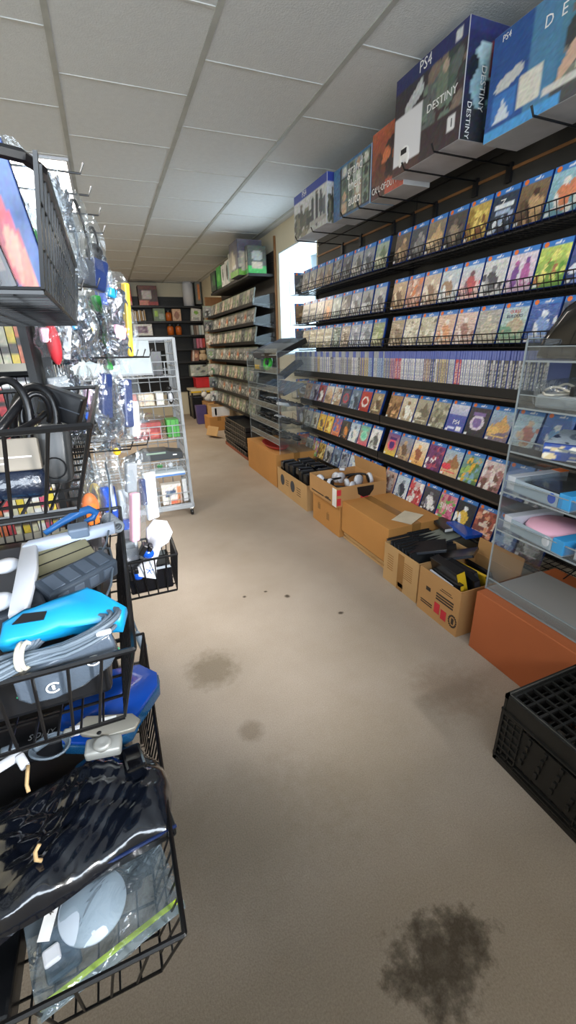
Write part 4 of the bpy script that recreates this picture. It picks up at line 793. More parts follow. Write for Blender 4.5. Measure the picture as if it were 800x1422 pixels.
# ================================================================ BACK WALL
YBW = 8.90
t = slatwall('slatwall', 'black slatwall across the back wall of the shop', -1.2, 1.2, .45, 2.17, 0); t.location = (.75, 8.955, .45); t.rotation_euler = (0, 0, RZ+PI); t.rotation_euler = (0, 0, PI/2); 
for ch in t.children: ch.data.materials.clear(); ch.data.materials.append(mat('black_slatwall', '181715', .5))
def bshelf(z, i): 
    t = thing('display_shelf', 'black shelf on the back wall slatwall, %s from the top' % ORD[i], 'shelf', (.82, 8.93, z), group='shelves on the back wall'); MB().box(-1.1, 1.1, -.24, 0, -.014, 0, .002).build('shelf_board', M['shelf'], t); MB().box(-1.1, 1.1, -.246, -.24, -.02, .012).build('front_rail', M['shelf'], t)
for i, z in enumerate((1.985, 1.73, 1.49, 1.25, 1.02, .74)): bshelf(z, i)
def bbox(label, x0, x1, z0, z1, base, d=.2, artf=None, name='boxed_game', cat='box', rot=0, seed=1, grp=None):
    t = thing(name, label, cat, ((x0+x1)/2, 8.80, z0), (0, rot, 0), grp); W = x1-x0; H = z1-z0; D = min(d, .12 if d < .2 else .22)
    MB().box(-W/2, W/2, -D/2, D/2, 0, H, .004).build('carton', mat('carton_'+base, base, .55), t)
    a = Art(W-.006, H-.006, 14, 14, base, base, seed)
    if artf: artf(a)
    a.noise(.07).build('front_print', t, (0, -D/2-.0015, .003)); return t
bbox('red and black boxed console at the left end on top of the back wall', .33, .60, 2.0, 2.335, 'c83030', artf=lambda a: a.rect(0, 1, .85, 1, '2c2424').ell(.6, .4, .3, .3, 'e06060').rect(0, 1, 0, .2, 'd89090'))
bbox('black and red boxed console with white sticker on top of the back wall', .72, 1.05, 2.0, 2.32, '3c2824', artf=lambda a: a.rect(.2, .65, .35, .75, 'b8b0b0').rect(0, .5, 0, .28, 'c06c5c').rect(.5, 1, 0, .2, '8c2c24').rect(0, 1, .85, 1, '5c3028'))
t = thing('white_canister', 'white rounded canister on top of the back wall beside the orange and grey box', 'canister', (1.62, 8.80, 2.0)); MB().lathe([(.001, 0), (.10, 0), (.10, .36), (.085, .40), (.001, .41)]).build('body', M['whitep'], t, True); MB().lathe([(.001, .41), (.05, .41), (.045, .43), (.001, .43)]).build('lid', M['white'], t)
bbox('grey box with orange panel at the right end on top of the back wall', 1.74, 1.86, 2.03, 2.40, '6c706c', artf=lambda a: a.rect(.3, .7, .2, .9, 'd87840').rect(.8, 1, 0, 1, '2c302c'))
for i in range(10): dvd('book', 'upright tan book, %s from the left on the back wall shelf under the red boxes' % ORD[i], (.50+i*.032, 8.80, 1.732), (0, .05 if i < 7 else .3, PI/2), 'cardl' if i % 3 else 'whitep', (.15, .19-.01*(i % 3), .022), 'rope' if i % 2 else 'white', 'books on the back wall')
bbox('green and grey boxed game beside the orange jars on the back wall', .94, 1.15, 1.732, 1.96, '5c6c54', .1, lambda a: a.rect(.1, .4, .4, .8, '8cb83c').rect(.5, .9, .2, .6, '8c948c'))
bbox('tan boxed figure beside the orange jar on the upper back wall shelf', 1.28, 1.44, 1.732, 1.95, 'c8a080', .1, lambda a: a.ell(.5, .5, .3, .3, '8c5c4c'))
def jar(label, x, z, r):
    t = thing('orange_jar', label, 'jar', (x, 8.78, z), group='orange jars on the back wall'); MB().lathe([(.001, 0), (r, 0), (r, .13), (r*.75, .16), (.001, .16)]).build('jar_body', mat('amber_orange_plastic', 'c06428', .35), t, True); MB().lathe([(.001, .16), (r*.8, .16), (r*.8, .19), (.001, .19)]).build('lid', M['blk'], t)
jar('orange jar with black lid on the upper shelf of the back wall', 1.215, 1.732, .055); jar('left orange jar on the second shelf of the back wall', 1.22, 1.50, .06); jar('right orange jar on the second shelf of the back wall', 1.37, 1.50, .055)
bbox('white framed box with purple window on the back wall, left of the orange jars', .56, .89, 1.492, 1.70, 'dcdcd8', .1, lambda a: a.rect(.1, .75, .25, .8, '6c546c').blobs(6, ['a0909c', '3c2c3c'], (.05, .1), (.15, .7, .3, .75)))
bbox('white and green packaged toy hanging at the right of the back wall', 1.62, 1.80, 1.735, 1.96, 'dcdcd4', .1, lambda a: a.ell(.5, .7, .25, .15, '78b040').rect(.2, .8, .1, .3, 'a8a8a4'), rot=.1)
bbox('dark boxed item right of the green toy package on the back wall', 1.81, 1.86, 1.735, 1.93, '4c4c4c', .1)
for i, c in enumerate(('8c9498', '5c4c44', '9c8c84', 'b8ccd0', 'dce4e4')): bbox('%s game case standing on the second shelf at the right of the back wall' % ('grey', 'brown', 'taupe', 'pale blue', 'white')[i], 1.60+i*.05, 1.645+i*.05, 1.492, 1.67, c, .1)
for i, c in enumerate(('4c4450', 'c05c78', 'c87088', 'b83c3c')): bbox('%s game case standing on the third shelf at the right of the back wall' % ('plum', 'rose', 'pink', 'red')[i], 1.62+i*.058, 1.672+i*.058, 1.252, 1.44, c, .1)
t = thing('plush_toy', 'cream and brown plush toy on the fourth shelf of the back wall', 'plush toy', (1.78, 8.76, 1.022)); MB().ell((0, 0, .08), .08, .06, .08).ell((0, -.02, .19), .06, .05, .055).ell((-.05, -.03, .05), .035, .05, .035).build('body', mat('cream_plush', 'd8c0a0', .9), t, True); MB().ell((-.04, -.02, .24), .02, .015, .02).ell((.04, -.02, .24), .02, .015, .02).build('ears', mat('brown_plush', '6c4838', .9), t, True)
bbox('brown and white boxed game beside the plush toy on the back wall', 1.55, 1.69, 1.022, 1.24, '8c5c4c', .1, lambda a: a.rect(.1, .3, 0, 1, 'd8c8bc').ell(.6, .5, .2, .2, 'd8a080'), rot=.12)
bbox('pale grey boxed console on the lowest back wall shelf', 1.50, 1.86, .742, .96, 'a8b0a8', .2, lambda a: a.blobs(6, ['5c6464', 'd8dcd4', '3c4444'], (.08, .18)))
t = thing('red_bin', 'red plastic bin on the floor side table at the back wall', 'bin', (1.70, 8.55, .55)); MB().box(-.17, .17, -.14, .14, 0, .19, .01).build('bin_body', mat('bright_red_plastic', 'c82830', .4), t); MB().box(-.18, .18, -.15, .15, .17, .19, .004).build('rim', MATS['bright_red_plastic'], t)
t = thing('work_table', 'cream table with yellow edge in the far corner below the red bin', 'table', (1.62, 8.45, 0)); MB().box(-.24, .24, -.25, .2, .51, .548, .003).build('table_top', M['cream'], t); MB().box(-.24, .24, -.253, -.25, .48, .51).build('yellow_edge', M['yellow'], t)
for x in (-.22, .22):
    for y in (-.22, .17): MB().box(x-.015, x+.015, y-.015, y+.015, 0, .51).build('leg', M['blk'], t)
t = thing('storage_tote', 'black storage tote on the floor under the cream table', 'tote', (1.50, 8.38, 0)); MB().box(-.11, .11, -.12, .12, 0, .38, .01).build('tote_body', M['blk'], t); MB().box(-.12, .12, -.13, .13, .38, .41, .005).build('lid', M['dgrey'], t)
tag(MB().prism([(-.08, 0), (.08, 0), (.09, .32), (-.09, .32)], -.08, .08, Matrix.Rotation(PI/2, 4, 'X'), .006).build('purple_bin', mat('purple_plastic', '54487c', .5), None, loc=(1.42, 7.62, 0)), 'small purple bin on the floor beside the far cartons', 'bin')
t, a, b, h = carton('tan carton at the far end of the aisle beside the purple bin', 1.62, 1.98, 7.5, 7.95, 0, .36, 'card', True, (('y', .1, 1.9),), group='far cartons')
t.location.x = 1.70
t, a, b, h = carton('low orange brown carton on the floor at the far end of the aisle', 1.38, 1.70, 6.75, 7.15, 0, .22, 'cardo', False, group='far cartons')
t, a, b, h = carton('white printed carton stacked on the low orange brown carton', 1.44, 1.74, 6.8, 7.1, .222, .385, 'cardl', True, (), group='far cartons'); mark(t, 'white_panel', 'white', 'y', b, [(-.15, .14, .0, .15)]); mark(t, 'blue_stripe', 'cyan', 'y', b, [(-.1, -.07, .02, .13)])
t = thing('plush_toy', 'white plush cat with grey patches sitting on the far cartons', 'plush toy', (1.60, 7.45, .43)); t.location = (1.62, 7.68, .362); MB().ell((0, 0, .07), .11, .07, .07).ell((-.10, 0, .13), .055, .05, .05).build('body', mat('white_plush', 'd8d8d4', .9), t, True); MB().ell((-.13, 0, .18), .015, .01, .02).ell((-.07, 0, .18), .015, .01, .02).build('ears', M['greyp'], t)
t = tag(MB().box(-.1, .1, -.12, .12, 0, .006).box(-.1, -.094, -.12, .12, 0, .14).build('folded_carton', M['cardl'], None, loc=(1.36, 6.25, .002), rot=(0, .35, .5)), 'folded open cardboard piece on the floor before the black trays', 'cardboard')
# ================================================================ LEFT: tiered basket tower
def basket(label, x0, x1, y0, y1, zr, depth, inset=.03, sp=.028, r=.0022, slats=False, group='baskets of the wire tower'):
    t = thing('wire_basket', label, 'basket', ((x0+x1)/2, (y0+y1)/2, zr-depth), group=group); a = (x1-x0)/2; b = (y1-y0)/2; h = depth; i_ = inset
    T = [(-a, -b), (a, -b), (a, b), (-a, b)]; Bt = [(-a+i_, -b+i_), (a-i_, -b+i_), (a-i_, b-i_), (-a+i_, b-i_)]
    cc = .045 if slats else .001; RT = []
    for k in range(4):
        c = Vector(T[k]); pv = (Vector(T[k-1])-c).normalized()*cc; nx_ = (Vector(T[(k+1) % 4])-c).normalized()*cc; RT += [tuple(c+pv), tuple(c+(pv+nx_)*.3), tuple(c+nx_)]
    MB().tube([(x, y, h) for x, y in RT], .0045 if not slats else .006, 6, closed=True).build('rim', M['wire'], t)
    names = ('near_side', 'aisle_side', 'far_side', 'rear_side')
    for k in range(4):
        if slats and k == 0: continue
        m = MB(); p0, p1 = T[k], T[(k+1) % 4]; q0, q1 = Bt[k], Bt[(k+1) % 4]; L = math.dist(p0, p1); s_ = sp*(1.9 if (k == 0 and not slats) else 1); n = max(2, int(L/s_))
        if slats: n = int(L/.034)
        for j in range(n+1):
            f = j/n; A = Vector((p0[0]+(p1[0]-p0[0])*f, p0[1]+(p1[1]-p0[1])*f, h)); Bq = Vector((q0[0]+(q1[0]-q0[0])*f, q0[1]+(q1[1]-q0[1])*f, 0))
            if slats:
                d = Vector((p1[0]-p0[0], p1[1]-p0[1], 0)).normalized()*.0045; nn = Vector((d.y, -d.x, 0)).normalized()*.002
                for (u, v) in ((A, Bq),):
                    vs = [m.bm.verts.new(p) for p in (u-d-nn, u+d-nn, u+d+nn, u-d+nn, v-d-nn, v+d-nn, v+d+nn, v-d+nn)]
                    for f4 in ((0, 1, 2, 3), (4, 5, 6, 7), (0, 1, 5, 4), (1, 2, 6, 5), (2, 3, 7, 6), (3, 0, 4, 7)): m.bm.faces.new([vs[w_] for w_ in f4])
            else: m.bar(A, Bq, r*(1.15 if k == 0 else 1), 5)
        for zz in ((() if k == 0 else (.5,)) if not slats else (.35, .7)):
            u0 = [q0[c]+(p0[c]-q0[c])*zz for c in (0, 1)]; u1 = [q1[c]+(p1[c]-q1[c])*zz for c in (0, 1)]
            m.bar((*u0, h*zz), (*u1, h*zz), r*(.9 if k else .7), 4)
        m.build(names[k], M['wire'], t)
    m = MB(); m.tube([(x, y, 0) for x, y in Bt], .003, 5, closed=True); A_, B_ = a-i_, b-i_
    n = int(2*A_/.032)
    for j in range(n+1): x = -A_+j*2*A_/n; m.bar((x, -B_, 0), (x, B_, 0), r, 4)
    n = int(2*B_/(.05 if not slats else .03))
    for j in range(n+1): y = -B_+j*2*B_/n; m.bar((-A_, y, -.003), (A_, y, -.003), r*1.2, 4)
    m.build('wire_floor', M['wire'], t); return t
TX0, TX1, TY0, TY1 = -.56, -.030, .55, 1.20
basket('black slatted basket, topmost of the tower, seen from below at the upper left', TX0, TX1, TY0, TY1, 1.41, .115, .02, .028, slats=True)
basket('black wire basket holding black straps, second from the top of the tower', TX0, TX1, TY0, TY1, 1.15, .11, .035, .022)
basket('black wire basket heaped with console accessories and a grey cable bundle, third from the top', TX0, TX1, TY0, TY1, .825, .15, .035, .022)
basket('black wire basket with black bags and a zip bag, lowest of the tower', TX0+.02, -.030, .40, 1.19, .402, .17, .05, .026)
t = thing('rack_frame', 'black upright frame that carries the basket tower', 'rack', (-.3, .9, 0))
for x, y in ((-.275, .33), (-.06, .325), (-.275, -.30)): MB().box(x-.009, x+.009, y-.009, y+.009, 0, 1.40).build('post', M['wire'], t)
MB().box(-.266, -.066, .320, .330, .1, .112).build('cross_bar', M['wire'], t)
# ---- soft plastic bag
def polybag(name, label, cat, loc, rot, w_, h_, d_, seed, content=None, neck=.35, m='bag', group=None, flat=False):
    t = thing(name, label, cat, loc, rot, group); R = np.random.RandomState(seed); nu, nv = 14, 18; mb = MB(); ph = R.rand(6)*6
    def P(u, v, s):
        wv = w_*(neck+(1-neck)*min(1, (1-v)*2.2)**.6) if not flat else w_
        x = (u-.5)*wv; th = d_*max(0, math.sin(PI*u))**.5*max(0, math.sin(PI*min(1, v*1.02)))**.6*(1 if flat else (1-.45*v))
        wr = .10*d_*(math.sin(9*u+7*v+ph[0])+math.sin(17*v-8*u+ph[1])*.6+math.sin(25*u+ph[2])*.4*(v+.3))
        return (x+.006*math.sin(12*v+ph[3]), s*(th*.5)+wr*.6, v*h_)
    for s in (-1, 1):
        g = [[mb.bm.verts.new(P(i/nu, j/nv, s)) for i in range(nu+1)] for j in range(nv+1)]
        for j in range(nv):
            for i in range(nu): mb.bm.faces.new((g[j][i], g[j][i+1], g[j+1][i+1], g[j+1][i]))
    mb.build('clear_bag', M[m], t, True)
    if content:
        for k, (shape, mm, *p) in enumerate(content):
            c = MB()
            if shape == 'box' and mm == 'iri':
                x, z, a, b, dd, rr = p; a *= 1.1; q = R.rand(4)*6; gg = []
                for jj in range(11):
                    gg.append([c.bm.verts.new((-a*(1-.35*jj/10)*1.0+2*a*(1-.35*jj/10)*ii/8, .012*math.sin(1.3*ii+.9*jj+q[0])+.007*math.sin(2.7*ii-1.9*jj+q[1]), -b+2*b*jj/10+.006*math.sin(2*ii+q[2]))) for ii in range(9)])
                for jj in range(10):
                    for ii in range(8): c.bm.faces.new((gg[jj][ii], gg[jj][ii+1], gg[jj+1][ii+1], gg[jj+1][ii]))
                c.build('foil_sheet', M[mm], t, loc=(x, 0, z), rot=(0, rr, 0))
            elif shape == 'box': x, z, a, b, dd, rr = p; c.box(-a, a, -dd, dd, -b, b, min(a, b, dd)*.5); c.build('bagged_item', M[mm], t, loc=(x, 0, z), rot=(0, rr, 0))
            elif shape == 'ell': x, z, a, b, dd, rr = p; c.ell((0, 0, 0), a, dd, b, n=12); c.build('bagged_item', M[mm], t, True, loc=(x, 0, z), rot=(0, rr, 0))
            elif shape == 'loop': x, z, a, b, nn, rr = p; c.tube([(a*math.cos(q)*(1+.1*math.sin(q*.37)), .004*math.sin(q*1.3), b*math.sin(q)) for q in [i*2*PI/14 for i in range(int(14*nn)+1)]], .003, 5); c.build('coiled_cord', M[mm], t, True, loc=(x, 0, z), rot=(0, rr, 0))
    return t
# ---- contents, top basket
def upright(label, X, Y, zb, w_, h_, d_, rot, base, fn, seed, name='game_box'):
    t = thing(name, label, 'box', (X, Y, zb), rot); MB().box(-w_/2, w_/2, -d_/2, d_/2, 0, h_, .002).build('carton', mat('carton_'+base, base, .45), t)
    a = Art(w_-.003, h_-.003, 24, 32, base, base, seed); fn(a); a.noise(.04).build('front_print', t, (0, -d_/2-.001, .0015)); a2 = Art(d_-.002, h_-.003, 8, 32, base, base, seed); fn(a2); a2.build('side_print', t, (d_*0+w_/2+.001, 0, .0015), (0, 0, PI/2)); return t
upright('tall blue and red swirled box leaning in the topmost basket', -.086, .68, 1.302, .075, .155, .025, (0, -.14, .12), '24407c', lambda a: a.ell(.55, .45, .22, .5, 'b83440', .35).ell(.4, .8, .2, .3, '3c5ca0', .3).ell(.68, .2, .14, .26, 'd86c54', .2).ell(.35, .3, .07, .3, 'e0a08c', .3), 5)
upright('white and black box in front of the blue and red one, topmost basket', -.122, .625, 1.302, .05, .08, .02, (0, -.14, .15), 'd0d4d8', lambda a: a.rect(.6, 1, 0, 1, '202226').ell(.3, .4, .2, .2, 'a0a8b0'), 6)
upright('black case standing near the aisle side of the topmost basket', -.092, .635, 1.302, .022, .085, .012, (0, -.2, .15), '1c1c20', lambda a: a.rect(.2, .8, .2, .6, '4c3c34'), 7)
polybag('bagged_accessory', 'clear bag of green and dark pieces standing behind the swirled box in the topmost basket', 'bagged accessory', (-.125, 1.02, 1.305), (0, .05, .2), .16, .28, .05, 11, [('ell', 'dgrey', 0, .09, .04, .06, .02, 0), ('ell', 'green', .02, .12, .015, .03, .012, .5), ('box', 'iri', -.02, .17, .03, .04, .01, .4)])
polybag('bagged_accessory', 'clear bag with orange scraps at the far corner of the topmost basket', 'bagged accessory', (-.085, 1.12, 1.305), (0, .1, .5), .12, .27, .04, 12, [('box', 'iri', 0, .10, .03, .07, .008, .2), ('ell', 'orange', .01, .18, .012, .016, .008, .5)])
# ---- contents, second basket
Z1 = 1.045
def strap(label, pts, r=.007): return tag(MB().tube(pts, r, 7).build('strap', M['cableblk'], None, True), label, 'strap')
def parc(cx, cy, rx, ry, q0, q1, Y, dy=0, n=18): return [at(cx+rx*math.cos(q), cy-ry*math.sin(q), Y+dy*i/n) for i, q in [(i, q0+(q1-q0)*i/n) for i in range(n+1)]]
strap('broad black strap curving over the front of the second basket at the left edge', parc(8, 590, 34, 62, -.5, PI+.2, .80, .06), .0065)
strap('black looped strap rising above the middle of the second basket', parc(48, 585, 30, 48, -.7, PI+.7, .88, .05), .008)
strap('thin black strap inside the looped one', parc(50, 575, 20, 28, -.4, PI+.6, .86, -.03), .005)
strap('short black strap running down to the left over the second basket', [at(-20, 625, .78), at(5, 590, .80), at(28, 560, .84), at(40, 548, .86)], .008)
strap('black strap lying along the rim of the second basket', [at(-10, 612, .74), at(25, 598, .76), at(52, 584, .80), at(62, 574, .84)], .005)
t = thing('charger', 'black rectangular charger leaning at the aisle side of the second basket', 'charger', at(87, 563, .92), (0, .42, -.2)); MB().box(-.036, .036, -.02, .02, -.028, .028, .004).build('shell', M['bcase'], t); MB().box(-.036, .036, -.0205, -.02, -.002, 0).build('seam', M['dgrey'], t)
t = thing('tan_box', 'tan box with faint white lines at the left of the second basket', 'box', at(22, 632, .68), (-.2, .05, .1)); MB().box(-.045, .03, -.02, .02, -.022, .022, .002).build('carton', mat('greyish_tan_card', '7c7468', .6), t); MB().box(-.04, .02, -.0212, -.02, -.004, -.002).box(-.04, -.01, -.0212, -.02, -.012, -.010).build('white_lines', M['white'], t)
t = thing('navy_pouch', 'dark blue translucent pouch lying at the bottom of the second basket', 'pouch', at(25, 672, .68), (-.3, .05, .1)); MB().box(-.07, .04, -.03, .03, -.022, .022, .014).build('pouch_film', mat('dark_navy_film', '141c2c', .25, coat=.5, bump=.5, bscale=30), t, True)
t = thing('grey_controller', 'grey rounded handset standing upright in the aisle corner of the second basket', 'controller', (-.098, .70, 1.047), (-.15, .10, 0)); MB().box(-.024, .024, -.014, .014, 0, .088, .012).build('shell', mat('taupe_plastic', '3c3c3c', .35), t, True); MB().tube([(.015*math.cos(q), -.0145, .024+.015*math.sin(q)) for q in [i*2*PI/18 for i in range(18)]], .0012, 5, closed=True).build('ring_mark', M['blk'], t)
t = thing('pink_stick', 'small pink stick beside the grey handset in the second basket', 'stick', at(87, 632, .72), (0, .1, 0)); MB().box(-.002, .002, -.002, .002, -.012, .012, .0008).build('stick_body', mat('magenta_plastic', 'd03c70', .4), t); MB().ell((.002, 0, -.024), .004, .004, .004, n=8).build('stick_tip', MATS['magenta_plastic'], t)
t = thing('black_device', 'flat black device lying across the left of the second basket', 'device', (-.30, .85, 1.047)); MB().box(-.13, .13, -.10, .10, 0, .03, .008).build('shell', M['blk'], t); MB().box(-.11, .02, -.102, -.10, .010, .02).build('face_plate', M['greyp'], t)
polybag('bagged_accessory', 'small clear bag of pale scraps at the far corner of the second basket', 'bagged accessory', (-.06, 1.02, 1.045), (-.5, 0, .3), .10, .09, .04, 24, [('box', 'iri', 0, .04, .03, .02, .01, .2)], neck=.8)
# ---- contents, third basket
def cablebundle():
    t = thing('cable_bundle', 'grey cable bundle tied with an ivory band at the near side of the third basket', 'cable', (0, 0, 0)); R = random.Random(3)
    for i in range(18):
        o = R.uniform(-1.3, 1.3); p = R.uniform(-1.3, 1.3); e = .95+.5*(i-9)/18; z = .840
        pts = [(-.46, .50+.02*o, z), (-.30, .535+.014*o, z+.005*p), (-.22, .560+.012*o, z+.008*p), (-.168, .585+.006*o, z+.006*p)]
        for q in [i2*PI/12 for i2 in range(13)]:
            pts.append((-.098+.048*e*math.sin(q)-.02*(1-math.sin(q)), .602-.030*e*math.cos(q)+.004*o, z+.007*p+.014*math.sin(q)+.010))
        pts += [(-.150, .622+.006*o, z+.010+.006*p), (-.172, .596+.005*p, z+.006*o), (-.24, .58+.014*o, z), (-.36, .57+.02*p, z-.01), (-.5, .55, z-.01)]
        MB().tube(pts, .0032, 6).build('cable_strand', M['cablegrey'], t, True)
    t.location = (0, -.014, -.002)
    for dx in (0, -.006): MB().tube([(-.168+dx+.002*math.cos(q), .588+.020*math.cos(q), .845+.016*math.sin(q)) for q in [i*2*PI/14 for i in range(14)]], .0034, 6, closed=True).build('ivory_tie', mat('ivory_tie', 'c8c4b4', .6), t, True)
    MB().box(-.075, -.055, .566, .574, .860, .866, .002).build('white_plug', M['whitep'], t)
cablebundle()
t = thing('cyan_controller', 'bright cyan handheld grip lying just above the cable bundle in the third basket', 'controller', (-.108, .622, .864), (.5, .03, -.08)); t.scale = (.62, .8, .8)
MB().prism([(-.145, -.05), (-.145, -.005), (-.10, .018), (-.04, .012), (-.01, .035), (.035, .045), (.07, .022), (.125, -.012), (.112, -.052), (.05, -.030), (.01, -.030), (-.02, -.04), (-.08, -.042), (-.12, -.05)], -.02, .02, None, .010).build('grip_body', M['cyan'], t, True)
MB().prism([(-.12, -.016), (-.10, .002), (-.05, .0), (-.055, -.016)], .0195, .0225).build('dark_slot', M['blk'], t)
t = thing('power_brick', 'dark slate ribbed power brick lying slanted in the middle of the third basket', 'power brick', (-.112, .775, .845), (.25, -.05, .62)); MB().box(-.068, .068, -.026, .026, -.02, .018, .005).build('shell', mat('slate_plastic', '3c4550', .4), t)
for x in (-.045, -.015, .015, .045): MB().box(x-.010, x+.010, -.0275, -.02, -.012, .010, .002).box(x-.011, x+.011, -.018, .018, .0175, .020, .001).build('raised_rib', mat('slate_ribs', '4c5663', .5), t)
t = thing('power_brick', 'dark slate brick at the left end beside the slanted one', 'power brick', (-.20, .73, .835), (.1, 0, .3)); MB().box(-.035, .035, -.035, .035, -.015, .015, .005).build('shell', M['dgrey'], t); MB().box(-.02, .02, -.02, .02, .015, .0165).build('top_label', MATS['slate_plastic'], t)
t = thing('white_dock', 'white bracket shaped stand with two round white feet at the left of the third basket', 'stand', (-.195, .80, .865), (0, 0, .10))
MB().prism([(-.016, -.155), (.008, -.155), (.018, .0), (.016, .12), (-.012, .125), (-.012, 0)], -.010, .010, None, .004).build('upright_bar', M['whitep'], t, True)
MB().prism([(-.01, .095), (.165, .115), (.17, .145), (.0, .125)], -.010, .012, None, .004).build('cross_arm', mat('bluish_white_plastic', 'c4d0e4', .35), t, True)
for y in (.055, -.085): MB().ell((-.036, y, -.004), .024, .024, .012, n=16).build('round_foot', M['whitep'], t, True)
MB().box(.075, .115, .105, .150, .0, .022, .004).build('joint_block', mat('grey_blue_plastic', '6c7c90', .4), t)
t = thing('handle_controller', 'mid blue curved controller at the far side of the third basket', 'controller', (-.12, 1.02, .875), (0, 0, .5)); MB().tube([(-.075, 0, -.012), (-.04, 0, -.0), (.0, 0, .010), (.03, 0, .012), (.045, 0, .0), (.035, .0, -.012), (.015, 0, -.014)], [.006, .008, .010, .010, .009, .007, .005], 10).build('handle_body', mat('mid_blue_plastic', '2c6cb0', .35), t, True)
t = thing('game_pack', 'olive ribbed pack of flat cases under the white stand', 'cases', (-.145, .90, .835), (.35, -.1, .35)); MB().box(-.06, .05, -.06, .06, -.02, .02, .003).build('pack_body', mat('olive_card', '8a8468', .6), t)
for k in range(4): MB().box(-.061, .051, -.045+k*.028, -.043+k*.028, .0195, .0212).build('edge_line', M['blk'], t)
t = thing('clear_hose', 'ridged pale blue hose piece at the far aisle corner of the third basket', 'hose', (-.05, 1.03, .85), (0, 0, .3)); m = MB()
for k in range(7): m.tube([(.012*math.cos(q), -.045+k*.012, .012*math.sin(q)) for q in [i*2*PI/10 for i in range(10)]], .004, 5, closed=True)
m.build('hose_rings', M['greyp'], t, True)
tag(MB().tube([(-.12, .72, .80), (-.085, .80, .85), (-.06, .88, .86), (-.052, .95, .87), (-.045, 1.02, .90), (-.04, 1.08, .94), (-.042, 1.10, .98)], .0022, 6).build('loose_cable', M['cablegrey'], None, True), 'thin grey cable curving up the aisle side of the third basket', 'cable')
tag(MB().tube([(-.09, .68, .80), (-.058, .75, .83), (-.05, .80, .85), (-.055, .86, .855), (-.075, .88, .85)], .0022, 6).build('loose_cable', M['cablegrey'], None, True), 'short grey cable looping beside the slanted power brick', 'cable')
t = thing('black_device', 'black boxes filling the bottom of the third basket', 'device', (-.28, .90, .682)); MB().box(-.21, .20, -.26, .25, 0, .11, .01).build('shell', M['bcase'], t); MB().box(-.18, .17, -.2, .2, .11, .113).build('lid', M['dgrey'], t)
t = thing('emblem_pouch', 'smoky pouch with green edge and round white emblems in the third basket', 'pouch', at(100, 925, .585), (.15, 0, .12))
pl = [(-.072, .020), (.058, .050), (.066, .010), (.052, -.014), (.01, -.036), (-.03, -.042), (-.062, -.036), (-.074, -.02)]
MB().prism(pl, -.014, .014, Matrix.Rotation(PI/2, 4, 'X'), .006).build('pouch_body', mat('smoky_grey_film', '4c5662', .25, coat=.4, bump=.4, bscale=30), t, True)
MB().tube([(x*1.01, -.004, z*1.02) for x, z in pl[2:]], .0018, 5).build('green_edge', mat('mint_edge', '3cc88c', .4), t, True)
for x, z in ((-.028, -.014), (.030, .012)): MB().tube([(x+.009*math.cos(q), -.0155, z+.009*math.sin(q)) for q in [.6+i*4.9/14 for i in range(15)]], .0014, 5).box(x-.002, x+.002, -.0165, -.015, z-.004, z+.005).build('white_emblem', M['white'], t, True)
t = thing('cable_connector', 'grey cable with plug hanging down outside the aisle side of the third basket', 'cable', (0, 0, 0)); MB().tube([at(185, 862, 1.22), at(190, 875, 1.22), at(196, 893, 1.23), at(203, 920, 1.22), at(206, 945, 1.2)], .003, 6).build('cord', M['cablegrey'], t, True)
MB().tube([at(190, 876, 1.22), at(192, 882, 1.22), at(199, 898, 1.225), at(203, 912, 1.22)], [.004, .011, .012, .004], 8).build('plug', mat('pale_blue_grey_plug', '8c9cac', .45), t, True)
# ---- contents, lowest basket
t = thing('blue_tray', 'bright blue shield shaped tray lying on the far end of the lowest basket', 'tray', (-.125, .875, .445), (.12, -.02, -.1))
poly = [(-.105, -.03), (-.09, -.075), (.0, -.105), (.05, -.085), (.062, -.05), (.085, -.02), (.112, .02), (.112, .06), (.07, .10), (.0, .105), (-.03, .10), (-.05, .04), (-.10, .02)]
MB().prism(poly, .0, .010, None, .003).build('blue_plate', M['bluep'], t, True); MB().prism([(x*1.02, y*1.02) for x, y in poly], -.03, -.001, None, .003).build('translucent_rim', M['tblue'], t, True)
t = thing('silver_module', 'silver grey module with a round camera eye resting on the blue tray', 'device', (-.130, .770, .470), (.2, .05, -.12)); t.scale = (1, .9, 1)
MB().prism([(-.065, .022), (-.04, .045), (.055, .030), (.072, .01), (.06, -.012), (.0, -.018), (-.045, .0)], .0, .014, None, .003).build('module_plate', mat('warm_silver_plastic', '98948a', .35, .2), t, True)
MB().box(-.035, .035, -.055, -.014, -.012, .014, .006).build('module_block', M['silver'], t, True); MB().lathe([(.001, .012), (.016, .012), (.018, .022), (.011, .026), (.001, .020)], Matrix.Translation((.0, -.038, 0)), 20).build('round_eye', M['silver'], t, True)
MB().box(-.072, -.050, .004, .024, .002, .016, .003).build('side_tab', M['whitep'], t); MB().box(-.010, .022, .022, .030, .014, .0155).build('white_label', M['white'], t); MB().lathe([(.001, .014), (.005, .014), (.001, .0155)], Matrix.Translation((-.01, -.006, 0)), 10).build('screw_hole', M['blk'], t)
t = thing('sound_bar', 'long matt black sensor bar with small printed letters, lying across the lowest basket', 'device', (-.36, .865, .425), (.1, 0, .0)); MB().box(-.16, .165, -.045, .045, -.025, .025, .010).build('bar_body', M['bcase'], t, True); text('SONY', .020, M['greyp'], t, (.095, -.018, .0258), (0, 0, 0), shear=.2)
t = thing('usb_cable', 'coiled blue grey cable with white connectors on the black bags of the lowest basket', 'cable', (-.232, .765, .480), (.2, .05, 0)); t.scale = (.85, .85, 1)
for k in range(4): MB().tube([((.034+.003*k)*math.cos(q), (.022+.003*k)*math.sin(q), .003*k+.003*math.sin(q*2)) for q in [i*2*PI/22 for i in range(22)]], .0030, 6, closed=True).build('cable_loop', M['cablegrey'], t, True)
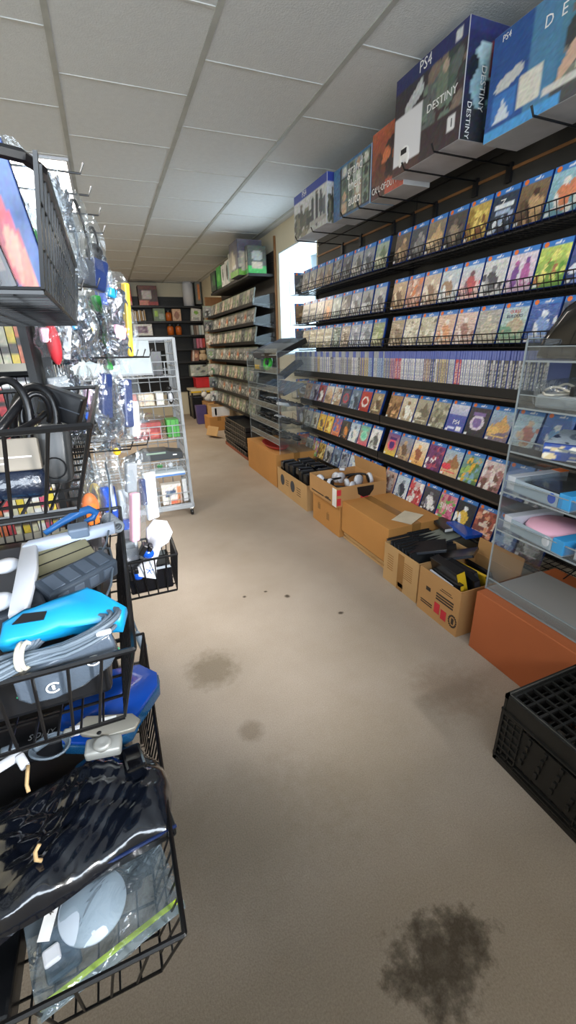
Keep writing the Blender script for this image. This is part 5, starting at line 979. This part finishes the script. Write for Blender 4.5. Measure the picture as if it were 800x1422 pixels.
for x, y, rz, sx, mm in ((-.085, -.012, .5, .030, 'whitep'), (-.055, -.020, -1.1, .018, 'whitep'), (-.085, .018, .2, .018, 'cablegrey'), (-.02, .012, .6, .018, 'cablegrey'), (.040, .020, .0, .012, 'silver')): MB().box(-sx, sx, -.010, .010, -.006, .010, .005).build('connector', M[mm], t, True, (x, y, .008), (0, .1, rz))
# glossy black plastic heap
def blackwrap(label, loc, rot, w_, d_, h_, seed, mname, name='black_bag', hump=1):
    R = np.random.RandomState(seed); p = R.rand(12)*6; nu, nv = 46, 34; mb = MB(); g = []
    for j in range(nv+1):
        row = []
        for i in range(nu+1):
            u, v = i/nu, j/nv; ed = (math.sin(PI*u)**.35)*(math.sin(PI*v)**.35) if 0 < u < 1 and 0 < v < 1 else 0
            z = h_*ed*(.75+.18*math.sin(5*u+3*v+p[0])+.10*math.sin(11*u-6*v+p[1]))
            z += .010*ed*(abs(math.sin(13*u+9*v+p[2]+1.5*math.sin(6*v+p[5])))**.5-.5)+.007*ed*(abs(math.sin(23*v-17*u+p[3]+2*math.sin(5*u)))**.5-.5)
            row.append(mb.bm.verts.new(((u-.5)*w_+.012*math.sin(7*v+p[6]), (v-.5)*d_+.012*math.sin(6*u+p[7]), z)))
        g.append(row)
    for j in range(nv):
        for i in range(nu): mb.bm.faces.new((g[j][i], g[j][i+1], g[j+1][i+1], g[j+1][i]))
    t = thing(name, label, 'bag', loc, rot); mb.build('plastic_film', mname, t, True)
    return t
gb = mat('black_plastic_film', '0d111a', .16, coat=.7, bump=.35, bscale=11, spec=.6)
t = blackwrap('large crumpled glossy black plastic bag across the lowest basket', (-.185, .655, .385), (-.10, .04, .16), .31, .25, .075, 5, gb)
MB().box(-.14, .15, -.113, -.02, -.02, .010, .006).build('dark_device', M['bcase'], t); MB().box(-.14, .15, -.115, -.112, .004, .009).build('blue_edge', M['dkblue'], t)
MB().box(.09, .13, .0, .07, .055, .066, .006).build('ridged_end', M['blkgloss'], t)
blackwrap('smaller crumpled black bag at the left edge of the lowest basket', (-.36, .62, .375), (0, .1, .4), .22, .22, .07, 9, gb)
t = blackwrap('smoky bag with a small black device under the large black bag, by the aisle side', (-.120, .605, .315), (0, 0, .2), .11, .09, .04, 12, gb)
tag(MB().tube([at(39, 1063, .73), at(38, 1075, .715), at(37, 1090, .70), at(40, 1100, .69)], .0035, 6).build('twist_tie', M['rope'], None, True), 'pale twist tie on the cables at the left of the lowest basket', 'twist tie')
tag(MB().tube([at(55, 1172, .575), at(49, 1183, .57), at(50, 1194, .565), at(58, 1195, .565)], .0035, 6).build('twist_tie', M['rope'], None, True), 'pale twist tie on the near edge of the large black bag', 'twist tie')
t = thing('zip_bag', 'clear zip bag with lime seal holding a white round disc and paper label', 'zip bag', (-.150, .505, .352), (.12, .03, .26))
R = np.random.RandomState(4); mb = MB(); nu, nv = 26, 22; g = []
for s in (0, 1):
    g = []
    for j in range(nv+1):
        row = []
        for i in range(nu+1):
            u, v = i/nu, j/nv; e = (math.sin(PI*u)**.5)*(math.sin(PI*v)**.5) if 0 < u < 1 and 0 < v < 1 else 0
            row.append(mb.bm.verts.new(((u-.5)*.225, (v-.5)*.145, (s-.5)*.034*e+.004*math.sin(9*u+5*v)+.003*math.sin(20*u-13*v))))
        g.append(row)
    for j in range(nv):
        for i in range(nu): mb.bm.faces.new((g[j][i], g[j][i+1], g[j+1][i+1], g[j+1][i]))
mb.build('clear_film', M['zipf'], t, True)
MB().lathe([(.001, 0), (.052, 0), (.053, .004), (.052, .008), (.001, .008)], Matrix.Translation((-.015, .018, .004)), 40).build('white_disc', mat('pale_blue_white_disc', 'c6d2e0', .4), t, True)
MB().box(-.108, .110, -.060, -.052, .0, .004, .001).build('zip_seal', mat('lime_zip', 'd0ea30', .4), t); MB().box(-.108, .110, -.0725, -.060, .0, .002).build('bag_lip', M['acryledge'], t)
MB().box(-.095, -.045, -.04, .03, -.006, .004, .006).build('silver_part', mat('blue_grey_part', '6c8094', .3, .3), t)
lb = MB().box(-.009, .009, -.030, .030, .010, .011).build('paper_label', M['white'], t, loc=(-.076, .040, .004), rot=(0, .1, -.5)); text('4/50', .013, M['ink'], lb, (0, .012, .0125), (0, 0, PI/2), shear=.3)
MB().box(-.012, .012, -.012, .012, .006, .016, .004).build('white_cap', M['whitep'], t, loc=(-.082, -.01, .0))
t = thing('black_device', 'black flat box at the near left corner of the lowest basket', 'device', (-.40, .53, .240)); MB().box(-.10, .10, -.07, .06, 0, .05, .006).build('shell', M['bcase'], t); MB().box(-.07, .07, -.04, .04, .05, .053).build('lid', M['dgrey'], t)
t = thing('black_device', 'matt black boxes lying at the bottom of the lowest basket', 'device', (-.27, .86, .238)); MB().box(-.20, .17, -.28, .27, 0, .10, .008).build('shell', M['bcase'], t); MB().box(-.16, .13, -.2, .2, .10, .104).build('lid', M['blk'], t)
# ---- small rear basket beside the tower
RBY = 1.50
basket('small black basket hanging beyond the tower over the aisle, with white and blue controllers', -.075, .125, RBY-.09, RBY+.10, .545, .15, .015, .018, group='small baskets of the hook panel')
t = thing('wheel_lining', 'black plastic tub inside the small rear basket', 'tub', (.025, RBY, .402)); MB().prism([(-.075, -.07), (.075, -.07), (.08, .075), (-.08, .075)], 0, .10, None, .012).build('tub_body', M['blkgloss'], t)
t = thing('white_controller', 'white spanner shaped controller standing out of the small rear basket', 'controller', (.035, RBY-.045, .53), (-.35, .30, 0))
MB().prism([(-.035, -.07), (.03, -.075), (.025, -.035), (.014, -.02), (.026, .045), (.055, .06), (.066, .10), (.04, .14), (-.005, .14), (-.028, .105), (-.024, .07), (-.008, .05), (-.022, -.02), (-.05, -.04)], -.014, .014, Matrix.Rotation(PI/2, 4, 'X'), .005).build('controller_body', M['whitep'], t, True)
MB().ell((.018, -.0145, .10), .022, .002, .022, n=18).build('round_face', mat('off_white_plastic', 'd4d6e0', .4), t); m = MB()
for k in range(5): m.box(-.0015, .0015, -.0155, -.0142, 0, .014, mtx=Matrix.Translation((0, 0, -.045)) @ Matrix.Rotation(k*2*PI/5, 4, 'Y'))
m.build('blue_star', M['bluep'], t)
for lab, px, py, rr in (('blue and black clip at the top of the small rear basket', 205, 768, .6), ('blue knob at the left of the small rear basket', 192, 798, 0)):
    t = thing('blue_controller_part', lab, 'controller', at(px, py, RBY-.06), (0, rr, 0)); MB().ell((0, 0, 0), .024, .02, .020, n=14).build('knob', M['bluep'], t, True); MB().box(-.03, -.012, -.02, .02, -.012, .03, .004).box(-.010, .004, -.022, .018, .014, .034, .003).build('black_clip', M['blk'], t)
t = thing('white_pad', 'pale grey pad standing at the left rear of the small rear basket', 'controller', (-.03, RBY+.02, .50), (-.2, 0, 0)); MB().box(-.03, .03, -.012, .012, 0, .12, .010).build('pad_body', M['whitep'], t, True); MB().box(-.02, .02, -.014, -.012, .05, .09, .001).build('grey_face', M['greyp'], t)
# ================================================================ shelf of videos at the left
t = thing('video_shelf', 'black shelf unit full of upright video cases behind the basket tower', 'shelf', (-.62, 1.52, 0))
MB().box(-.45, -.43, -.12, .10, 0, 1.62).build('side_board', M['shelf'], t); MB().box(.415, .435, -.12, .10, 0, 1.62).build('side_board', M['shelf'], t)
for z in (.25, .48, .715, .985, 1.205, 1.45): MB().box(-.43, .415, -.12, .10, z-.018, z-.002).build('shelf_board', M['shelf'], t); MB().box(-.43, .415, -.126, -.12, z-.016, z+.004).build('white_price_rail', mat('pale_rail', 'a8a498', .5), t)
MB().box(-.43, .415, .10, .11, 0, 1.62).build('back_board', M['shelf'], t)
VB = MB().box(-.0095, .0095, 0, .11, 0, .187, .001).mesh('video_case', M['bcase']); VC = {'orange red': 'c8603c', 'grey': '8c8c88', 'light blue': '7cb0d0', 'cream': 'c8c0a0', 'yellow': 'd8b838', 'pink red': 'b8485c', 'white': 'd8d8d4', 'black': '2c2c30', 'green': '3c9c54', 'red': 'c03c40', 'brown': '6c4c3c'}
def vsheet(c, s, tagm):
    a = Art(.0185, .183, 3, 26, c, c, s); R = random.Random(s); z = .12
    while z < .8: l = R.uniform(.05, .16); a.rect(0, 1, z, z+l, R.choice(['e8e0d0', '3c342c', c, c, 'c8b888', c])); z += l+.04
    if tagm: a.rect(0, 1, .86, .95, 'e8e8e4')
    a.noise(.05); return a.mesh('spine_sheet', PRINT)
VS = {k: (vsheet(c, 50+i, False), vsheet(c, 80+i, True)) for i, (k, c) in enumerate(VC.items())}
rowspec = [(1.206, ['orange red', 'grey', 'grey', 'light blue', 'light blue', 'cream', 'cream', 'yellow', 'orange red'], 0, 'top'), (.986, ['white', 'black', 'green', 'black', 'white', 'black', 'red', 'black', 'black', 'black', 'black'], 1, 'middle'), (.716, ['white', 'red', 'cream', 'yellow', 'orange red', 'red', 'cream', 'yellow', 'cream', 'white', 'pink red', 'yellow', 'brown'], 0, 'lower')]
for z, cols, tg, nm in rowspec:
    x = -.205; n = 0
    while x > -.52:
        c = cols[::-1][n % len(cols)] if n < len(cols) else random.choice(list(VC)); o = tag(link('video_case', VB, None, (x, 1.403+random.uniform(0, .006), z)), '%s video case upright in the %s row, %s from the right' % (c, nm, ORD[n]), 'video case', 'video cases on the left shelf')
        link('spine_sheet', VS[c][tg], o, (0, -.0008, .002)); x -= .0205; n += 1
# ================================================================ hook panel with hanging bags
t = thing('grid_panel', 'black wire grid panel at the left of the aisle carrying the hanging bags', 'grid panel', (-.165, 1.95, 0)); m = MB()
for i in range(9): m.bar((0, -.40+i*.1, .12), (0, -.40+i*.1, 1.71), .0035, 5)
for i in range(17): m.bar((0, -.40, .12+i*.099), (0, .40, .12+i*.099), .003, 5)
m.build('wire_grid', M['wire'], t)
for y in (-.42, .42): MB().box(-.012, .012, y-.012, y+.012, 0, 1.72).build('post', M['wire'], t)
MB().box(-.015, .1, -.43, -.41, 0, .03).box(-.015, .1, .41, .43, 0, .03).build('foot', M['wire'], t)
hooks = {}
def hook(px, py, Y, lab):
    p = at(px, py, Y); t = thing('display_hook', lab, 'hook', (-.165, Y, p.z-.004), group='display hooks on the grid panel'); L = p.x+.165
    MB().tube([(0, 0, 0), (L-.012, 0, -.004), (L, 0, .022)], .0028, 6).build('hook_wire', M['wire'], t); MB().box(-.004, .004, -.012, .012, -.02, .02).build('hook_plate', M['wire'], t); return p
for px, py, Y, lab in ((117, 237, 1.56, 'empty black hook tip, nearest of the three against the ceiling'), (128, 268, 1.74, 'empty black hook tip, middle of the three against the ceiling'), (141, 296, 1.98, 'empty black hook tip, farthest of the three against the ceiling'),
    (150, 385, 1.80, 'black hook over the yellow and silver bags'), (140, 395, 1.62, 'black hook just left of the yellow and silver bags'), (118, 398, 1.5, 'black hook holding the pale silver bag'),
    (212, 492, 1.58, 'black hook tip beside the white panel of the cart, nearest'), (203, 492, 1.72, 'black hook tip beside the white panel of the cart, middle'), (193, 492, 1.88, 'black hook tip beside the white panel of the cart, farthest'),
    (208, 614, 1.58, 'black hook above the white bag in the lowest row'), (186, 620, 1.50, 'black hook above the pink bag in the lowest row'), (200, 606, 1.8, 'black hook above the blue bag in the lowest row'), (147, 321, 1.92, 'black hook holding the bag with the blue and white remote')): hook(px, py, Y, lab)
BG = [
 # px centre, top, bottom, Y, width, yaw, lean, label, contents
 (72, 215, 350, 1.52, .12, .3, .10, 'crinkled clear bag against the ceiling light, nearest of the top hooks', [('box', 'iri', 0, .14, .03, .08, .006, .1)]),
 (97, 240, 385, 1.56, .09, .8, .18, 'clear bag with a grey cord just right of the top basket', [('loop', 'cablegrey', 0, .1, .025, .07, 2, .2), ('box', 'iri', 0, .2, .02, .05, .006, .1)]),
 (112, 262, 400, 1.70, .10, .9, .16, 'clear bag with a thick black cord on the second top hook', [('loop', 'cableblk', 0, .16, .03, .10, 2, -.1), ('box', 'dgrey', 0, .05, .03, .04, .015, .1)]),
 (128, 300, 415, 1.78, .11, .7, .12, 'bag with a dark controller and white cord right of the top basket', [('box', 'dkblue', 0, .09, .035, .05, .02, .2), ('ell', 'blk', 0, .17, .035, .03, .02, 0), ('loop', 'cableblk', 0, .2, .02, .05, 1.5, 0)]),
 (141, 325, 430, 1.92, .10, .8, .10, 'bag with a blue and white remote, farthest of the top row', [('box', 'bluep', 0, .10, .018, .07, .012, .15), ('box', 'whitep', .01, .06, .012, .02, .014, .1), ('box', 'blk', 0, .19, .025, .03, .015, .3)]),
 (70, 430, 494, 1.50, .10, .4, .16, 'bag with a red gadget hanging just below the top basket', [('ell', 'red', 0, .08, .02, .06, .02, .1), ('box', 'pink', -.01, .14, .02, .02, .012, .1)]),
 (88, 425, 500, 1.54, .09, .5, .14, 'bag with pale blue foil next to the red gadget', [('box', 'iri', 0, .09, .025, .06, .01, .1), ('box', 'whitep', .0, .1, .012, .05, .012, .3)]),
 (111, 398, 502, 1.58, .12, .5, .13, 'large silver foil bag hanging in the second tier', [('box', 'iri', 0, .10, .035, .07, .012, .1), ('ell', 'cablegrey', 0, .22, .01, .04, .01, 0), ('box', 'cyan', -.03, .15, .012, .014, .012, 0)]),
 (128, 400, 505, 1.66, .11, .5, .10, 'cream and silver bag beside the large silver foil bag', [('box', 'iri', 0, .11, .035, .08, .01, .2), ('box', 'yellow', -.02, .13, .014, .02, .012, .3)]),
 (142, 410, 508, 1.70, .09, .6, .06, 'bag with a dark green strip in the second tier', [('box', 'green', 0, .14, .014, .12, .012, .05), ('box', 'dgrey', 0, .05, .02, .04, .012, 0)]),
 (164, 378, 500, 1.60, .12, .5, .14, 'big silver bag with a yellow edge, rightmost of the second tier', [('box', 'iri', -.01, .13, .035, .10, .012, .1), ('box', 'yellow', .025, .14, .009, .11, .012, .05), ('box', 'cyan', -.02, .23, .014, .014, .012, .3), ('box', 'pink', -.01, .10, .02, .02, .013, .3)]),
 (84, 508, 575, 1.5, .09, .4, .05, 'bag with an orange label behind the second basket', [('box', 'orange', .01, .04, .02, .025, .01, 0), ('box', 'greyp', 0, .13, .03, .05, .01, 0)]),
 (102, 506, 592, 1.52, .10, .5, .08, 'bag with a bright blue gadget at the left of the third tier', [('box', 'bluep', .01, .07, .02, .05, .015, .1), ('box', 'iri', 0, .17, .02, .05, .008, .2)]),
 (121, 508, 600, 1.56, .10, .6, .10, 'bag with pink and blue pieces in the third tier', [('box', 'bluep', .01, .05, .02, .03, .015, .1), ('box', 'pink', 0, .15, .014, .04, .01, .2)]),
 (146, 505, 632, 1.52, .12, .6, .16, 'long silver and navy bag reaching the yellow tag in the third tier', [('box', 'iri', .0, .08, .03, .06, .012, .1), ('box', 'dkblue', 0, .20, .02, .07, .012, .1), ('ell', 'yellow', .02, .01, .014, .014, .01, 0)]),
 (162, 512, 612, 1.66, .10, .6, .10, 'silver bag in the middle of the third tier', [('box', 'iri', 0, .11, .03, .08, .01, .1), ('box', 'dkblue', 0, .06, .015, .03, .014, 0)]),
 (178, 500, 615, 1.58, .11, .6, .16, 'white and navy bag with a round loop, rightmost of the third tier', [('box', 'dkblue', -.01, .15, .018, .08, .014, .1), ('box', 'whitep', .01, .09, .016, .06, .013, .1), ('loop', 'cableblk', .01, .08, .02, .02, 1.3, 0)]),
 (119, 632, 722, 1.50, .11, .4, .03, 'bag with a bright orange shell in the lowest tier', [('ell', 'orange', 0, .06, .03, .055, .02, 0), ('box', 'orange', 0, .02, .02, .03, .015, 0)]),
 (131, 636, 716, 1.56, .09, .4, .05, 'bag with a mustard yellow shell beside the orange one', [('ell', 'yellow', 0, .09, .025, .06, .02, 0), ('box', 'orange', .0, .02, .02, .02, .012, 0)]),
 (149, 632, 735, 1.54, .10, .5, .05, 'bag with a royal blue gadget in the lowest tier', [('box', 'bluep', 0, .09, .025, .08, .015, .05), ('box', 'whitep', .01, .13, .008, .05, .017, .05)]),
 (166, 628, 738, 1.60, .10, .5, .10, 'clear bag with grey and white shells in the lowest tier', [('box', 'whitep', .01, .10, .02, .06, .012, .1), ('box', 'bluep', .0, .03, .02, .03, .012, .2)]),
 (182, 632, 770, 1.48, .10, .6, .15, 'long bag with a pink panel in the lowest tier', [('box', 'pink', 0, .12, .016, .09, .012, .1), ('box', 'greyp', 0, .24, .02, .05, .01, .1)]),
 (202, 625, 720, 1.56, .11, .6, .14, 'bag with white cards, rightmost of the lowest tier', [('box', 'whitep', .01, .10, .025, .09, .008, .08), ('box', 'dkblue', -.02, .13, .01, .05, .01, .1)]),
]
for i, (px, py0, py1, Y, w_, yaw, lean, lab, cont) in enumerate(BG):
    p1 = at(px-10, py0, Y); p0 = at(px+10, py1, Y); h_ = p1.z-p0.z
    sc_ = h_/.30; cont = [(c[0], c[1], c[2], c[3]*sc_, *c[4:]) for c in cont]
    polybag('bagged_accessory', lab, 'bagged accessory', p0, (random.uniform(-.10, .10), -math.atan2(p0.x-p1.x, h_)*1.0, yaw), w_*.95, h_, .05, 100+i, cont, group='bagged accessories on the hooks')
# ================================================================ white wire cart
def cart():
    x0, x1, y0, y1, z0, z1 = -.62, .455, 3.2, 3.62, .085, 1.315
    t = thing('wire_cart', 'tall white wire cart on casters at the left of the aisle', 'cart', ((x0+x1)/2, (y0+y1)/2, 0)); a = (x1-x0)/2; b = (y1-y0)/2
    for sx in (-1, 1):
        for sy in (-1, 1): MB().box(sx*a-.011, sx*a+.011, sy*b-.011, sy*b+.011, z0, z1, .003).build('post', M['cartw'], t)
    MB().box(-a, a, -b-.016, -b+.016, z0-.022, z0+.012, .004).box(-a, a, b-.016, b+.016, z0-.022, z0+.012, .004).box(-a-.016, -a+.016, -b, b, z0-.022, z0+.012).box(a-.016, a+.016, -b, b, z0-.022, z0+.012).build('base_frame', M['cartw'], t)
    for s in (-1, 1):
        m = MB(); n = 5
        for k in range(n+1): y = -b+k*2*b/n; m.bar((s*a, y, z0), (s*a, y, z1), .0045, 5)
        for k in range(15): z = z0+.04+k*(z1-z0-.06)/14; m.bar((s*a, -b, z), (s*a, b, z), .0045, 5)
        m.build('side_grid', M['cartw'], t)
    m = MB()
    for k in range(14): x = -a+k*2*a/13; m.bar((x, b, z0), (x, b, z1), .0042, 5)
    for k in range(13): z = z0+.04+k*(z1-z0-.06)/12; m.bar((-a, b, z), (a, b, z), .0042, 5)
    m.build('back_grid', M['cartw'], t)
    MB().box(-a, a, -b-.006, -b+.006, z1-.012, z1+.004).box(-a, a, b-.006, b+.006, z1-.012, z1+.004).build('top_rail', M['cartw'], t)
    for z in (.10, .36, .62, .86, 1.06):
        m = MB(); n = 26
        for k in range(n+1): x = -a+.01+k*(2*a-.02)/n; m.bar((x, -b, z), (x, b, z), .0026, 4)
        for k in range(5): y = -b+k*2*b/4; m.bar((-a, y, z-.003), (a, y, z-.003), .0022, 4)
        m.build('wire_shelf_floor', M['cartw'], t)
        m = MB(); hh = .10
        m.bar((-a, -b, z), (a, -b, z), .004, 5).bar((-a, -b-.01, z+hh*.45), (a, -b-.01, z+hh*.45), .0028, 5).bar((-a, -b-.02, z+hh), (a, -b-.02, z+hh), .004, 5)
        for k in range(14): x = -a+k*2*a/13; m.bar((x, -b, z), (x, -b-.02, z+hh), .0036, 4)
        m.build('basket_front', M['cartw'], t)
    for sx in (-1, 1):
        for sy in (-1, 1):
            MB().box(sx*(a-.01)-.014, sx*(a-.01)+.014, sy*b-.012, sy*b+.012, .045, .064, .003).build('caster_fork', M['chrome'], t)
            MB().lathe([(.001, -.011), (.022, -.011), (.0255, -.006), (.0255, .006), (.022, .011), (.001, .011)], Matrix.Translation((sx*(a-.01), sy*b, .0265)) @ Matrix.Rotation(PI/2, 4, 'Y'), 20).build('caster_wheel', M['blk'], t, True)
cart()
t = thing('display_board', 'plain pale grey panel hooked on the front of the white cart at the top', 'panel', (.09, 3.166, 1.085)); MB().box(-.30, .195, -.008, .006, 0, .215, .003).build('panel_board', mat('cool_white_board', 'a9b6bb', .4), t); MB().box(-.30, .195, -.010, .008, -.006, .006).build('lower_edge', M['greyp'], t)
def item(label, x0, x1, z0, z1, base, y=3.30, d=.12, artf=None, name='boxed_item', rot=(0, 0, 0), cat='box'):
    t = thing(name, label, cat, ((x0+x1)/2, y, z0), rot); W = x1-x0; H = z1-z0; MB().box(-W/2, W/2, -d/2, d/2, 0, H, .004).build('carton', mat('carton_'+base, base, .5), t)
    a = Art(W-.006, H-.006, 16, 12, base, base, 9)
    if artf: artf(a)
    a.noise(.06).build('front_print', t, (0, -d/2-.0015, .003)); return t
item('black device on the top shelf of the white cart', .24, .38, 1.064, 1.23, '24262a', 3.42, .1)
item('rose red box on the second shelf of the white cart', .02, .16, .864, .95, 'b06058')
item('cream box beside the rose red one on the white cart', .17, .28, .864, .945, 'c8b8a0', artf=lambda a: a.blobs(6, ['8c5c50', 'e0d8c8'], (.05, .1)))
item('white card beside the cream box on the white cart', .29, .345, .864, .955, 'd0d0c8')
t = thing('penguin_toy', 'small black and white figure at the right of the second cart shelf', 'toy', (.395, 3.27, .864)); MB().ell((0, 0, .05), .025, .02, .05).ell((0, 0, .11), .018, .016, .018).build('body', M['blk'], t, True); MB().ell((.002, -.014, .05), .015, .01, .035).build('white_front', M['whitep'], t, True)
polybag('bagged_accessory', 'grey crinkled bag on the third shelf of the white cart', 'bagged accessory', (.20, 3.30, .64), (0, .3, .2), .22, .17, .08, 71, [('box', 'cablegrey', 0, .07, .07, .04, .02, .1)], neck=.7)
item('dark red box on the third shelf of the white cart', .10, .30, .624, .745, '8c3434', artf=lambda a: a.rect(.1, .6, .5, .6, 'd8a8a0').rect(.6, .9, .1, .4, 'c05c50'))
item('green boxed games on the third shelf of the white cart', .34, .43, .624, .755, '3c9438', artf=lambda a: a.rect(.3, .36, 0, 1, '1c5c24').rect(.7, .76, 0, 1, '1c5c24'))
t = thing('grey_console', 'dark grey slanted console with pale strip, fourth shelf of the white cart', 'console', (.215, 3.30, .463)); MB().prism([(-.21, 0), (.215, 0), (.215, .045), (.12, .055), (.10, .07), (-.06, .075), (-.10, .055), (-.20, .02)], -.08, .08, Matrix.Rotation(PI/2, 4, 'X'), .005).build('console_shell', mat('charcoal_shell', '34393e', .4), t); MB().box(-.05, .09, -.083, -.080, .05, .062).build('screen_strip', mat('pale_green_strip', '8ca494', .3), t); MB().box(.14, .17, -.083, -.08, .03, .038).build('white_mark', M['white'], t)
item('blue and white flat pack on the fifth shelf of the white cart', .18, .42, .355, .385, 'c8d4dc', 3.22, .18, lambda a: a.rect(0, 1, 0, .5, '3c6cb8'))
polybag('bagged_accessory', 'bag of clear and green pieces on the flat pack in the white cart', 'bagged accessory', (.30, 3.23, .388), (0, 0, 0), .17, .07, .07, 73, [('box', 'green', -.05, .03, .02, .012, .01, .1), ('ell', 'whitep', .03, .03, .02, .02, .015, .1)], neck=.6)
item('white packaged toy with orange side on the bottom shelf of the white cart', .235, .385, .105, .275, 'e0dcd4', 3.25, .05, lambda a: a.blobs(8, ['3c4c6c', '6c7c94'], (.05, .12), (.2, .7, .2, .7)).rect(.8, 1, 0, .9, 'd88c60').rect(.4, .8, .0, .2, 'e0704c'), rot=(.1, 0, 0))
item('narrow white box standing at the right end of the bottom cart shelf', .40, .435, .105, .29, 'd8dce0', 3.27, .05)
